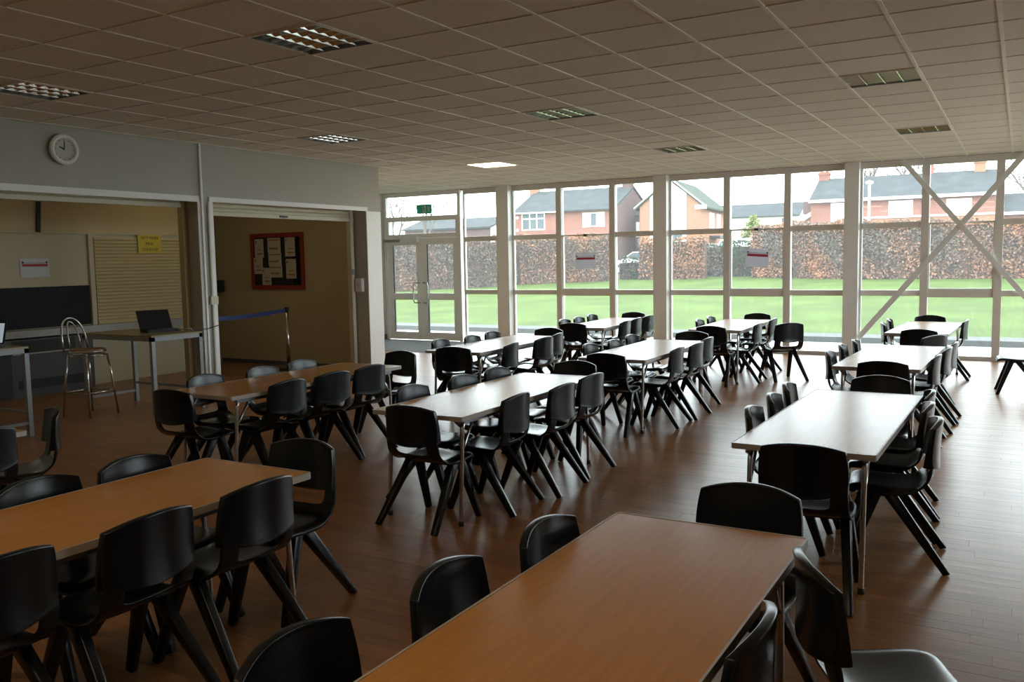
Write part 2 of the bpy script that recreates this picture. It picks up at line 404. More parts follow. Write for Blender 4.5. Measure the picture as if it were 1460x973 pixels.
# ---- window wall
struct(MB().box(XF-.2, XR+.2, YW-.025, YW+.25, HC-.012, HC+.3).build('wall_window_header', mat('brown window head', (.20, .16, .14), .7)))
colx = [(-9.03, -8.76), (-5.75, -5.50), (-2.50, -2.28), (.78, 1.0)]
for k, (a, b) in enumerate(colx):
    struct(MB().box(a, b, YW-.20, YW-.02, 0, HC).build('trim_%d' % (6+k), M_WHITE))
def window(n, x0, x1, mull, brace=False):
    root = struct(empty('window_%d' % n, ((x0+x1)/2, YW, 0))); ox = (x0+x1)/2
    def B(name, mb, m): return mb.build(name, m, root)
    fr = MB()
    fr.box(x0-ox, x1-ox, -.03, .04, 3.02, HC); fr.box(x0-ox, x1-ox, -.03, .05, -.01, .055)
    fr.box(x0-ox, x0+.03-ox, -.03, .04, .055, 3.02); fr.box(x1-.03-ox, x1-ox, -.03, .04, .055, 3.02)
    B('window_frame', fr, M_ALU)
    for mx in mull: B('mullion', MB().box(mx-.055-ox, mx+.055-ox, -.07, .05, .055, 3.02), M_ALU)
    xs = [x0+.03] + list(mull) + [x1-.03]
    for k in range(len(xs)-1):
        a = xs[k]+(.055 if k else 0); b = xs[k+1]-(.055 if k < len(xs)-2 else 0)
        mid = len(mull) == 2 and k == 1
        lo = (.985, 1.075) if not mid else (.965, 1.085); hi = (2.06, 2.15) if not mid else (2.10, 2.125)
        B('transom', MB().box(a-ox, b-ox, -.05, .045, *lo), M_ALU); B('transom', MB().box(a-ox, b-ox, -.05, .045, *hi), M_ALU)
        if mid:
            B('opening_light_frame', MB().box(a-ox, b-ox, -.035, .03, lo[1], lo[1]+.02).box(a-ox, b-ox, -.035, .03, hi[0]-.0, hi[0]+.0).box(a-ox, a+.02-ox, -.035, .03, lo[1]+.02, hi[0]).box(b-.02-ox, b-ox, -.035, .03, lo[1]+.02, hi[0]), M_WHITE)
            B('window_catch', MB().box((a+b)/2-.03-ox, (a+b)/2+.03-ox, -.075, -.05, hi[0]-.01, hi[0]+.03), M_DARK)
        for z0, z1 in ((.055, lo[0]), (lo[1], hi[0]), (hi[1], 3.02)):
            B('pane', MB().box(a-ox, b-ox, .004, .010, z0, z1), GLASS)
    return root
window(1, -9.92, -9.03, [])
window(2, -8.76, -5.75, [-7.715, -6.605])
window(3, -5.50, -2.50, [-4.453, -3.425])
window(4, -2.28, .78, [-1.325, -.31])
window(5, 1.0, XR, [2.0, 3.06])
# cross brace of the fourth window: two flat bars in front of the mullions
br = MB().bar((-1.66, YW-.115, 3.10), (.74, YW-.115, .14), .075, .02, up=(0,1,0)); br2 = MB().bar((.02, YW-.092, 3.12), (-2.27, YW-.092, .30), .085, .02, up=(0,1,0))
xb = empty('cross_brace', (-.8, YW-.1, 0)); tag(xb, 'pale grey steel cross brace of two diagonal bars across the window', 'brace')
for m_ in (br, br2):
    m_.v = [(x+.8, y-YW+.1, z) for x, y, z in m_.v]; m_.build('brace_bar', mat('pale grey brace paint', (.80,.80,.79), .45), xb)

# ---- double door
D0, D1 = -11.95, -9.98
door = struct(empty('door_1', ((D0+D1)/2, YW, 0))); ox = (D0+D1)/2
fr = MB()
fr.box(D0-ox, D0+.07-ox, -.05, .05, 0, 3.04); fr.box(D1-.07-ox, D1-ox, -.05, .05, 0, 3.04)
fr.box(D0+.07-ox, D1-.07-ox, -.05, .05, 2.52, 2.62); fr.box(D0+.07-ox, D1-.07-ox, -.05, .05, 2.16, 2.25); fr.box(D0+.0-ox, D1-ox, -.05, .05, 3.04, HC)
fr.box(D0+.07-ox, D0+.12-ox, -.04, .04, 2.25, 2.52); fr.box(D1-.12-ox, D1-.07-ox, -.04, .04, 2.25, 2.52)
fr.build('door_frame', M_DOORW, door)
MB().box(D0+.07-ox, D1-.07-ox, 0, .006, 2.62, 3.04).build('pane', GLASS, door); MB().box(D0+.12-ox, D1-.12-ox, 0, .006, 2.25, 2.52).build('pane', GLASS, door)
midx = -10.985
for a, b, s in ((D0+.075, midx-.003, -1), (midx+.003, D1-.075, 1)):
    lf = MB(); lf.box(a-ox, a+.13-ox, -.03, .03, .01, 2.155); lf.box(b-.13-ox, b-ox, -.03, .03, .01, 2.155)
    lf.box(a+.13-ox, b-.13-ox, -.03, .03, .01, .17); lf.box(a+.13-ox, b-.13-ox, -.03, .03, .86, 1.0); lf.box(a+.13-ox, b-.13-ox, -.03, .03, 2.02, 2.155)
    leaf = lf.build('door_leaf', M_DOORW, door)
    MB().box(a+.13-ox, b-.13-ox, -.003, .003, .17, .86).build('pane', GLASS, leaf); MB().box(a+.13-ox, b-.13-ox, -.003, .003, 1.0, 2.02).build('pane', GLASS, leaf)
    MB().box(a+.13-ox, a+.145-ox, -.02, .02, .17, .86).box(a+.13-ox, a+.145-ox, -.02, .02, 1.0, 2.02).build('glazing_gasket', M_DARK, leaf)
    hx = midx + s*.065 - ox
    MB().tube([(hx, -.03, .80), (hx, -.09, .80), (hx+s*.10, -.10, .80), (hx+s*.12, -.10, .86), (hx+s*.12, -.10, 1.16), (hx+s*.10, -.10, 1.22), (hx, -.09, 1.22), (hx, -.03, 1.22)], .014, 8).build('handle', M_CHROME, leaf, smooth=True)
MB().box(-.98+.02, -.40, -.10, -.05, 2.09, 2.15).build('door_closer_arm', M_GREYM, door)
MB().box(-.50, -.06, -.13, -.05, 2.08, 2.19).build('door_closer', M_DOORW, door)
ex = empty('exit_sign', (-10.89, YW-.03, 2.67)); tag(ex, 'green running man exit sign on the glass above the double door', 'sign')
MB().box(-.19, .19, 0, .012, 0, .19).build('sign_plate', M_GREEN, ex)
e = MB(); e.box(-.03, .05, -.006, 0, .02, .17); e.build('door_symbol', M_PAPER, ex)
e = MB(); e.disc((.0, -.010, .145), .014, 10, 1, .006); e.bar((.0,-.010,.13),(.015,-.010,.085),.022,.006,up=(0,1,0)); e.bar((.015,-.01,.085),(.045,-.01,.03),.014,.006,up=(0,1,0)); e.bar((.015,-.01,.085),(-.02,-.01,.05),.014,.006,up=(0,1,0)); e.bar((.0,-.01,.12),(.04,-.01,.10),.01,.006,up=(0,1,0)); e.bar((.0,-.01,.12),(-.03,-.01,.10),.01,.006,up=(0,1,0))
e.build('running_figure', M_GREEN, ex)
e = MB(); e.bar((.12,-.004,.03),(.12,-.004,.12),.03,.008,up=(0,1,0)); e.prism([(.075,.105),(.165,.105),(.12,.165)],1,-.008,0); e.build('arrow_symbol', M_PAPER, ex)
# emergency call point signs on the lobby wall
s1 = empty('fire_notice', (XF+.0, 14.2, 1.30)); tag(s1, 'small green and white safety sign on the lobby wall', 'sign')
MB().box(0, .01, -.10, .10, 0, .14).build('green_panel', M_GREEN, s1); MB().box(0, .01, -.10, .10, .14, .26).build('white_panel', M_PAPER, s1)

# ================================================================== TABLES AND CHAIRS
TW, TL, TZ = .70, 2.04, .71
def rounded_rect(w, l, r, n=4):
    pts = []
    for cx, cy, a0 in ((w/2-r, l/2-r, 0), (-w/2+r, l/2-r, 90), (-w/2+r, -l/2+r, 180), (w/2-r, -l/2+r, 270)):
        for k in range(n+1):
            a = math.radians(a0+90*k/n); pts.append((cx+r*math.cos(a), cy+r*math.sin(a)))
    return pts
top_me = MB().prism(rounded_rect(TW-.016, TL-.016, .012), 2, TZ-.018, TZ).mesh('table_top', M_LAM)
edge_ = MB(); out = rounded_rect(TW, TL, .018); inn = rounded_rect(TW-.015, TL-.015, .012); n_ = len(out)
vs = [(x,y,z) for z in (TZ-.028, TZ+.0012) for x, y in out] + [(x,y,z) for z in (TZ-.028, TZ+.0012) for x, y in inn]
fs = []
for i in range(n_):
    j = (i+1) % n_
    fs += [(i,j,n_+j,n_+i), (2*n_+i,3*n_+i,3*n_+j,2*n_+j), (n_+i,n_+j,3*n_+j,3*n_+i), (i,2*n_+i,2*n_+j,j)]
edge_.add(vs, fs); edge_me = edge_.mesh('edge_strip', M_EDGE); smooth_angle(edge_me)
und_me = MB().box(-TW/2+.03, TW/2-.03, -TL/2+.03, TL/2-.03, TZ-.026, TZ-.018).mesh('underside_board', M_UNDER)
rail_me = MB().box(-TW/2+.05, -TW/2+.075, -TL/2+.10, TL/2-.10, TZ-.062, TZ-.026).mesh('apron_rail', M_GREYM)
leg_pts = [(0,-.13,TZ-.045),(0,-.09,TZ-.040),(0,-.055,TZ-.055),(0,-.038,TZ-.09),(0,-.032,TZ-.16),(0,.0,.02),(0,.001,.0)]
leg_me = MB().tube(leg_pts, .0135, 10).tube([(0,-.16,TZ-.05),(0,-.06,TZ-.20),(0,-.036,TZ-.23)], .009, 8).mesh('leg', M_CHROME, True)
foot_me = MB().tube([(0,0,0),(0,0,.03)], .017, 10).mesh('rubber_foot', M_DARK, True)
cross_me = MB().tube([(-TW/2+.07,0,TZ-.045),(TW/2-.07,0,TZ-.045)], .012, 8).mesh('leg_crossbar', M_CHROME, True)
TABLES = []
def table(x, y, label, rz=0):
    t = empty('dining_table', (x, y, 0), rz); tag(t, label, 'table', 'long dining tables set out in three rows')
    link('table_top', top_me, t); link('edge_strip', edge_me, t); link('underside_board', und_me, t)
    for s in (1, -1):
        o = link('apron_rail', rail_me, t); o.scale.x = s
        o = link('leg_crossbar', cross_me, t, loc=(0, s*(TL/2-.20), 0))
        for q in (1, -1):
            l = link('leg', leg_me, t, loc=(q*(TW/2-.07), s*(TL/2-.075), 0)); l.scale.y = s
            link('rubber_foot', foot_me, l)
    return t
ROWN = {'A': 'braced-window row', 'B': 'middle row', 'C': 'shutter-side row'}
ORD = ['window end', 'second from windows', 'third from windows', 'fourth from windows']
TDEF = {1: ('A', 3, -.945, 1.985, 0), 2: ('A', 2, -.905, 5.42, -.012), 3: ('A', 1, -1.015, 8.86, -.02), 4: ('A', 0, -1.03, 12.38, -.03),
        5: ('B', 2, -3.29, 5.46, 0), 6: ('B', 1, -3.38, 8.69, .02), 7: ('B', 0, -3.48, 12.21, .04),
        8: ('C', 0, -5.33, 12.06, .04), 9: ('C', 1, -5.22, 8.72, .02), 10: ('C', 2, -5.285, 5.46, 0), 11: ('B', 3, -3.145, 1.95, 0), 12: ('C', 3, -5.42, 1.99, 0)}
TEXT = {}
for k, (r, o, x, y, rz) in TDEF.items():
    lab = {0: 'wood-effect dining table nearest the windows', 1: 'wood-effect dining table second from the windows',
           2: 'wood-effect dining table third from the windows', 3: 'wood-effect dining table fourth from the windows'}[o]
    rowt = {'A': ' in the row leading to the cross brace', 'B': ' in the middle row', 'C': ' in the row nearest the shutters'}[r]
    table(x, y, lab+rowt, rz)
    TEXT[k] = {'A': 'brace-row', 'B': 'middle-row', 'C': 'shutter-row'}[r] + ' table, ' + {0: 'first', 1: 'second', 2: 'third', 3: 'fourth'}[o] + ' from windows'

# ---- moulded chair
def chair_meshes():
    # --- seat pan with side uprights rising to the backrest; profile rows (y, z, half width)
    prof = [(.215,.405,.165),(.205,.428,.185),(.16,.440,.205),(.08,.434,.212),(0,.428,.214),(-.09,.428,.213),(-.155,.440,.212),(-.195,.470,.210),(-.212,.510,.208),(-.219,.560,.207)]
    us = [-1,-.95,-.78,-.60,-.2,.2,.60,.78,.95,1]
    th = .020; m = MB()
    def pt(r, u, off):
        y, z, w = prof[r]; a = abs(u)
        dish = -.010*(1-a**2) if r < 7 else 0
        roll = -.022*max(0, (a-.80)/.20)**2 if r < 6 else 0
        bend = .0 if r < 6 else (a**2)*.030*min(1, (r-5)/3)       # uprights come forward at the sides
        # thickness direction: down for the seat, back for the uprights
        k = min(1, max(0, (r-5)/3.0)); dy, dz = -k*off, -(1-k)*off
        return (u*w, y+bend+dy, z+dish+roll+dz)
    R, U = len(prof), len(us)
    for off in (0, th):
        m.v += [pt(r, u, off) for r in range(R) for u in us]
    def idx(r, u, s): return s*R*U + r*U + u
    solid = set()
    for r in range(R-1):
        for u in range(U-1):
            if r >= 7 and 3 <= u <= U-5: continue               # hand hold slot
            solid.add((r, u))
    for r, u in solid:
        m.f.append((idx(r,u,0), idx(r,u+1,0), idx(r+1,u+1,0), idx(r+1,u,0))); m.f.append((idx(r,u,1), idx(r+1,u,1), idx(r+1,u+1,1), idx(r,u+1,1)))
        for (dr, du, e) in ((-1,0,((r,u),(r,u+1))),(1,0,((r+1,u+1),(r+1,u))),(0,-1,((r+1,u),(r,u))),(0,1,((r,u+1),(r+1,u+1)))):
            if (r+dr, u+du) not in solid:
                (a,b),(c,d) = e; m.f.append((idx(a,b,0), idx(a,b,1), idx(c,d,1), idx(c,d,0)))
    m.m = [0]*len(m.f)
    me = m.mesh('seat', M_CHAIR)
    bm = bmesh.new(); bm.from_mesh(me); bmesh.ops.delete(bm, geom=[v for v in bm.verts if not v.link_faces], context='VERTS'); bm.to_mesh(me); bm.free()
    seat = subsurf(me, 2)
    # --- backrest: curved slab, arched top, drooping lower lip at the rear
    b = MB(); us = [-1,-.97,-.8,-.5,-.2,.2,.5,.8,.97,1]; zs = [0,.03,.16,.5,.84,.97,1.0]
    def bp(u, v, side):
        a = abs(u); w = .206 + .004*math.sin(math.pi*v) - .012*max(0, v-.6)/.4
        zt = .752 + .033*(1-a**2.2); zb = .545 - .004*(1-a) - (.030*(1-a**1.6) if side else .0)
        z = zb + (zt-zb)*v
        y = -.205 - .030*v + .046*a**2
        t_ = .028 + (.022*(1-v)**4 if side else 0)
        return (u*w*(1.0), y - (t_ if side else 0) + (.004 if (v in (0,1.0) or a == 1) and not side else 0), z)
    R, U = len(zs), len(us)
    for side in (0, 1): b.v += [bp(u, v, side) for v in zs for u in us]
    def ix(r, u, s): return s*R*U + r*U + u
    for r in range(R-1):
        for u in range(U-1):
            b.f.append((ix(r,u,0),ix(r,u+1,0),ix(r+1,u+1,0),ix(r+1,u,0))); b.f.append((ix(r,u,1),ix(r+1,u,1),ix(r+1,u+1,1),ix(r,u+1,1)))
    for u in range(U-1):
        b.f.append((ix(0,u,0),ix(0,u,1),ix(0,u+1,1),ix(0,u+1,0))); b.f.append((ix(R-1,u,0),ix(R-1,u+1,0),ix(R-1,u+1,1),ix(R-1,u,1)))
    for r in range(R-1):
        b.f.append((ix(r,0,0),ix(r+1,0,0),ix(r+1,0,1),ix(r,0,1))); b.f.append((ix(r,U-1,0),ix(r,U-1,1),ix(r+1,U-1,1),ix(r+1,U-1,0)))
    b.m = [0]*len(b.f)
    back = subsurf(b.mesh('backrest', M_CHAIR), 2)
    legs = []
    for sx in (1, -1):
        f = MB().bar((sx*.172, .062, .402), (sx*.212, .205, .0), .048, .060, up=(0,1,0), w2=.036, d2=.040).mesh('leg', M_CHAIR); bevel_mesh(f, .008)
        r = MB().bar((sx*.172, .005, .402), (sx*.228, -.285, .0), .048, .060, up=(0,1,0), w2=.038, d2=.042).mesh('leg', M_CHAIR); bevel_mesh(r, .008)
        for me_ in (f, r):                      # flat feet on the floor
            for v in me_.vertices:
                if v.co.z < .028: v.co.z = max(0.0, (v.co.z+.012)*.35 if v.co.z > .0 else 0.0)
        legs += [f, r]
    und = MB().box(-.19, .19, -.035, .10, .375, .412).mesh('seat_block', M_CHAIR); bevel_mesh(und, .010)
    return seat, back, legs, und
SEAT, BACK, LEGS, UND = chair_meshes()
def chair(px, py, fx, fy, label, group):
    """px,py: centre of the backrest's top edge; fx,fy: where the sitter faces"""
    L = math.hypot(fx, fy); fx, fy = fx/L, fy/L; rz = math.atan2(-fx, fy)
    o = empty('school_chair', (px+fx*.235, py+fy*.235, 0), rz); tag(o, label, 'chair', group)
    link('seat', SEAT, o); link('backrest', BACK, o); link('seat_block', UND, o)
    for l in LEGS: link('leg', l, o)
    return o
SIDE = {'L': (1, 0), 'R': (-1, 0), 'N': (0, 1), 'F': (0, -1)}
CH = {  # table: list of (side, order, x, y, twist in degrees)
 5: [('N',0,-3.27,4.33,-4),('R',1,-2.87,5.05,4),('R',2,-2.80,5.60,1),('R',3,-2.83,6.16,-2),('L',1,-3.80,5.06,3),('L',2,-3.77,5.68,3),('L',3,-3.77,6.19,2),('F',0,-3.33,6.87,0)],
 6: [('N',0,-3.36,7.52,0),('R',1,-2.90,8.32,3),('R',2,-2.87,8.83,0),('R',3,-2.95,9.44,0),('L',1,-3.90,8.30,4),('L',2,-3.84,8.80,3),('L',3,-3.90,9.45,2),('F',0,-3.37,10.12,3)],
 7: [('N',0,-3.43,10.98,-2),('R',1,-2.97,11.67,3),('R',2,-3.00,12.62,2),('L',1,-3.96,12.10,4),('L',2,-4.00,12.75,3),('F',0,-3.50,13.62,2)],
 8: [('N',0,-5.38,10.95,3),('R',1,-4.83,11.62,2),('R',2,-4.91,12.25,2),('R',3,-4.94,12.80,-6),('L',1,-5.86,11.62,3),('L',2,-5.88,12.15,3),('L',3,-5.95,12.78,3),('F',0,-5.48,13.47,2)],
 9: [('N',0,-5.09,7.54,10),('R',1,-4.71,8.17,9),('R',2,-4.70,8.90,-3),('R',3,-4.79,9.40,6),('L',1,-5.74,8.22,6),('L',2,-5.68,8.80,6),('L',3,-5.74,9.36,4),('F',0,-5.27,10.08,3)],
 10: [('N',0,-5.31,4.20,0),('R',1,-4.84,4.95,2),('R',2,-4.86,5.48,-3),('R',3,-4.87,5.98,0),('L',1,-5.77,4.90,5),('L',2,-5.75,5.50,5),('L',3,-5.80,6.04,5),('F',0,-5.33,7.02,-6)],
 11: [('R',1,-2.72,1.50,2),('R',2,-2.69,2.04,3),('R',3,-2.68,2.56,2),('L',2,-3.60,2.14,6),('L',3,-3.585,2.60,4),('F',0,-3.11,3.27,3)],
 1: [('L',1,-1.51,1.49,3),('L',2,-1.45,2.05,5),('L',3,-1.39,2.57,2),('F',0,-.88,3.36,-4),('R',2,-.52,2.10,2),('R',1,-.53,1.56,2)],
 2: [('N',0,-.87,4.19,2),('L',1,-1.36,5.12,5),('L',2,-1.37,5.66,6),('L',3,-1.39,6.18,6),('R',1,-.36,5.16,6),('R',2,-.44,5.68,4),('R',3,-.475,6.19,5),('F',0,-.86,6.82,3)],
 3: [('N',0,-.97,7.75,0),('L',1,-1.52,8.42,3),('L',2,-1.52,9.08,4),('L',3,-1.48,9.62,5),('R',1,-.60,8.42,0),('R',2,-.56,9.12,0),('R',3,-.54,9.66,0)],
 4: [('N',0,-1.01,11.16,0),('F',0,-1.10,13.72,2),('L',1,-1.53,12.15,5),('L',2,-1.55,12.90,4),('R',2,-.60,12.92,0)],
 12: [('F',0,-5.29,3.33,-26),('R',3,-4.96,2.70,4),('L',3,-5.86,2.58,4)],
}
for k, lst in CH.items():
    for sd, n, x, y, tw in lst:
        fx, fy = SIDE[sd]; a = math.radians(tw); fx, fy = fx*math.cos(a)-fy*math.sin(a), fx*math.sin(a)+fy*math.cos(a)
        if sd in 'LR':
            cnt = len([1 for q in lst if q[0] == sd])
            which = {1: 'farthest from windows', 2: 'middle', 3: 'nearest windows'}[n] if cnt == 3 else {1: 'farthest from windows', 2: 'nearer windows', 3: 'nearer windows'}[n]
            if cnt == 2 and n == 2 and k in (11,): which = 'farther from windows'
            lab = '%s black chair, shutter side of %s' if sd == 'L' else '%s black chair, outer side of %s'
            lab = lab % (which.replace('farthest from windows', 'rearmost').replace('farther from windows', 'rear').replace('nearest windows', 'window-end').replace('nearer windows', 'window-end'), TEXT[k])
        else:
            lab = 'black plastic chair heading the %s end of %s' % ('window' if sd == 'F' else 'rear', TEXT[k])
        chair(x, y, fx, fy, lab, 'black moulded chairs at the dining tables')
chair(-.52, 2.59, .90, .44, 'black chair turned away from the fourth brace-row table, its back against it', 'black moulded chairs at the dining tables')
chair(-.76, 10.42, -.84, .54, 'black chair standing askew between the first and second brace-row tables', 'black moulded chairs at the dining tables')
chair(-2.60, 11.78, -.66, .75, 'lone black chair angled beside the first middle-row table, clear of it', 'black moulded chairs standing apart')
chair(.22, 11.82, -1, -.06, 'black chair standing alone on open floor beyond the brace-row tables', 'black moulded chairs standing apart')

# ================================================================== CEILING LIGHTS
def louvre_light(i, j, lit=False):
    x, y = GX+i*GP, GY+j*GP
    o = empty('ceiling_light', (x+.3, y+.3, HC))
    if lit:
        fr = MB(); a = .296
        fr.box(-a, a, -a, -a+.016, -.002, .02); fr.box(-a, a, a-.016, a, -.002, .02); fr.box(-a, -a+.016, -a+.016, a-.016, -.002, .02); fr.box(a-.016, a, -a+.016, a-.016, -.002, .02)
        fr.build('light_frame', M_TBAR, o); MB().box(-a+.016, a-.016, -a+.016, a-.016, .003, .012).build('diffuser', M_LIT, o)
        return o
    a = .288; h = MB()
    h.box(-a, a, -a, a, .10, .11); h.box(-a, -a+.006, -a, a, 0, .10); h.box(a-.006, a, -a, a, 0, .10); h.box(-a, a, -a, -a+.006, 0, .10); h.box(-a, a, a-.006, a, 0, .10)
    h.build('housing', M_HOUS, o)
    fr = MB(); b = .297
    fr.box(-b, b, -b, -b+.014, -.003, .004); fr.box(-b, b, b-.014, b, -.003, .004); fr.box(-b, -b+.014, -b+.014, b-.014, -.003, .004); fr.box(b-.014, b, -b+.014, b-.014, -.003, .004)
    fr.build('light_frame', M_TBAR, o)
    for k in range(1, 4):
        c = -a + 2*a*k/4; MB().prism([(c-.003, .002), (c+.003, .002), (c+.022, .062), (c-.022, .062)], 1, -a+.006, a-.006).build('louvre_blade', M_LOUVRE, o)
    for k in range(1, 6):
        c = -a + 2*a*k/6; MB().prism([(c-.002, .0035), (c+.002, .0035), (c+.012, .052), (c-.012, .052)], 0, -a+.006, a-.006).build('louvre_blade', M_LOUVRE, o)
    for k in range(4):
        c = -a + 2*a*(k+.5)/4; MB().tube([(c, -a+.02, .08), (c, a-.02, .08)], .013, 8).build('fluorescent_tube', M_TUBE, o, smooth=True)
    return o
LLAB = {(-2,0): 'unlit louvre light between the middle and shutter rows, beyond the fourth middle-row table', (-7,0): 'unlit louvre light in the ceiling near the wall clock',
        (-7,6): 'unlit louvre light in the ceiling before the opening with the noticeboard', (-2,6): 'unlit louvre light above the second middle-row table',
        (3,6): 'unlit louvre light above the second brace-row table', (3,12): 'unlit louvre light above the first brace-row table',
        (-2,12): 'unlit louvre light above the first middle-row table', (-7,12): 'lit square ceiling light panel near the double door'}
for c in sorted(LIGHTS):
    o = louvre_light(*c, lit=(c in LIT))
    tag(o, LLAB.get(c, ('lit square ceiling light panel at the rear of the hall' if c in LIT else 'unlit louvre light in the ceiling beside the right hand windows')), 'ceiling light', 'square ceiling lights')

# ================================================================== SHUTTERS, SERVERY
def shutter(name_lab, x, y0, y1, zt, nslat, sh, m, zb_bar, lockmat=None):
    o = empty('roller_shutter', (x, (y0+y1)/2, zb_bar)); tag(o, name_lab, 'shutter'); hw = (y1-y0)/2
    sl = MB().prism([(-.008, 0), (.002, 0), (.012, sh*.25), (.014, sh*.55), (.006, sh*.92), (-.008, sh*.96)], 1, -hw+.01, hw-.01).mesh('slat', m)
    bar_h = .05
    MB().box(-.015, .02, -hw+.01, hw-.01, 0, bar_h).build('bottom_bar', m, o)
    for k in range(nslat): link('slat', sl, o, loc=(0, 0, bar_h+k*sh))
    MB().box(.02, .035, -.09, .0, .012, .042).box(.02, .032, .02, .06, .015, .038).build('lock', M_HEAT, o)
    return o
s1 = shutter('pale roller shutter rolled up in the opening below the clock', XL-.25, OP1A, PY0, HZ, 2, .055, M_SLATW, 2.37)
MB().box(-.05, .03, (PY0-OP1A)/2-.07, (PY0-OP1A)/2, -2.37, .12).build('guide_rail', M_SLAT, s1)
s2 = shutter('pale roller shutter rolled up in the opening with the noticeboard', XL-.25, PY1, 10.50, HZ, 3, .055, M_SLATW, 2.29)
MB().box(-.05, .03, (10.5-PY1)/2-.10, (10.5-PY1)/2-.03, -2.29, .2).build('guide_rail', M_SLATW, s2)
MB().box(-.05, .03, -(10.5-PY1)/2, -(10.5-PY1)/2+.06, -2.29, .2).build('guide_rail', M_SLATW, s2)
MB().box(.03, .045, (10.5-PY1)/2-.095, (10.5-PY1)/2-.035, -.80, -.72).build('shutter_bolt', M_GREYM, s2)
shutter('closed yellowish roller shutter over the serving hatch', XB+.03, 7.90, 9.50, 2.1, 24, .0495, M_SLAT, .86)
struct(MB().box(XB, XB+.22, 5.2, 9.53, .77, .86).build('trim_12', M_COUNTER))
bp = MB().box(XB+.003, XB+.02, 5.2, 7.81, .87, 1.42).build('black_panel', M_BLACKP); tag(bp, 'long black panel on the servery wall above the ledge', 'panel')
ht = empty('fan_heater', (XB, 6.93, 0)); tag(ht, 'grey floor standing fan heater cabinet under the ledge', 'heater')
h = MB().box(0, .26, -.70, .72, .0, .75).build('cabinet', M_HEAT, ht)
MB().box(.255, .268, -.42, .45, .58, .73).build('outlet_grille', M_DARK, ht); MB().box(.255, .268, -.36, .56, .10, .22).build('intake_grille', M_DARK, ht)
MB().box(.26, .272, -.42, .62, .555, .57).build('trim_strip', M_COUNTER, ht); MB().disc((.262, .60, .66), .035, 16, 0, .02).build('dial', M_DARK, ht)
MB().box(.26, .28, -.70, -.45, 0, .60).build('side_vent', M_DARK, ht)
M_TUBELIT = mat('added batten tube glow', (1, 1, 1), .5, emit=((1.0, .83, .48), 11.0))  # for two unseen battens, added to brighten the dim servery
for by, lab in ((5.2, 'added unseen batten light on the servery ceiling near the black panel'), (9.0, 'added unseen batten light on the servery ceiling near the noticeboard')):
    bt = empty('fill_batten_light', (-10.1, by, 2.98)); tag(bt, lab, 'ceiling light')
    MB().box(-.03, .03, -.62, .62, -.05, 0).build('batten_body', M_WHITE, bt); MB().tube([(0, -.6, -.075), (0, .6, -.075)], .018, 8).build('batten_tube', M_TUBELIT, bt, smooth=True)
# conduit, junction box, cable on the pier
cd = empty('conduit', (XL, 7.405, 0)); tag(cd, 'thin vertical conduit running up the pier between the openings', 'conduit')
MB().box(.018, .038, -.014, .014, 0, HC).build('conduit_run', M_WHITE, cd); MB().box(.018, .055, .05, .16, 1.19, 1.29).build('junction_box', M_SLATW, cd)
MB().box(.018, .032, .09, .11, 0, 1.19).box(.018, .032, .09, .11, 1.29, 2.4).build('conduit_branch', M_SLATW, cd)
# clock
ck = empty('clock', (XL, 5.66, 2.88)); tag(ck, 'round pale wall clock above the first shutter opening', 'clock')
rim = [(.045, .135*math.cos(a), .135*math.sin(a)) for a in [2*math.pi*k/32 for k in range(32)]]
MB().tube(rim, .024, 8, closed=True).disc((.02, 0, 0), .135, 32, 0, .04).build('clock_case', M_WHITE, ck, smooth=False)
MB().disc((.044, 0, 0), .112, 32, 0, .006).build('clock_face', M_FACE, ck)
MB().bar((.05, 0, 0), (.05, .005, .085), .008, .004, up=(1,0,0)).build('minute_hand', M_DARK, ck)
MB().bar((.05, 0, 0), (.05, -.052, .026), .012, .004, up=(1,0,0)).build('hour_hand', M_DARK, ck)
e = MB()
for k in range(12):
    a = 2*math.pi*k/12; e.bar((.049, .092*math.sin(a), .092*math.cos(a)), (.049, .104*math.sin(a), .104*math.cos(a)), .006, .004, up=(1,0,0))
e.build('hour_marks', M_INK, ck)
# notices
def text(name, body, size, m, parent, loc, rot):
    c = bpy.data.curves.new(name, 'FONT'); c.body = body; c.size = size; c.align_x = 'CENTER'; c.align_y = 'CENTER'; c.extrude = .0008
    o = bpy.data.objects.new('tmp', c); COL.objects.link(o)
    me = bpy.data.meshes.new_from_object(o.evaluated_get(bpy.context.evaluated_depsgraph_get())); bpy.data.objects.remove(o)
    me.materials.clear(); me.materials.append(m)
    t = bpy.data.objects.new(name, me); COL.objects.link(t); t.parent = parent; t.location = loc; t.rotation_euler = rot
    return t
RX = (math.radians(90), 0, math.radians(90))    # reads from +X
yc = empty('yellow_sign', (XB+.06, 8.82, 1.87)); tag(yc, 'yellow sign hung at the top of the serving hatch shutter', 'sign')
MB().box(0, .004, -.205, .205, 0, .275).build('card', M_YELLOW, yc)
for s_, z, w in (('HOT MAIN', .225, .062), ('MEAL', .138, .062), ('COUNTER', .052, .062)): text('lettering', s_, w, mat('dark olive ink', (.10,.075,.01), .7), yc, (.0055, 0, z), RX)
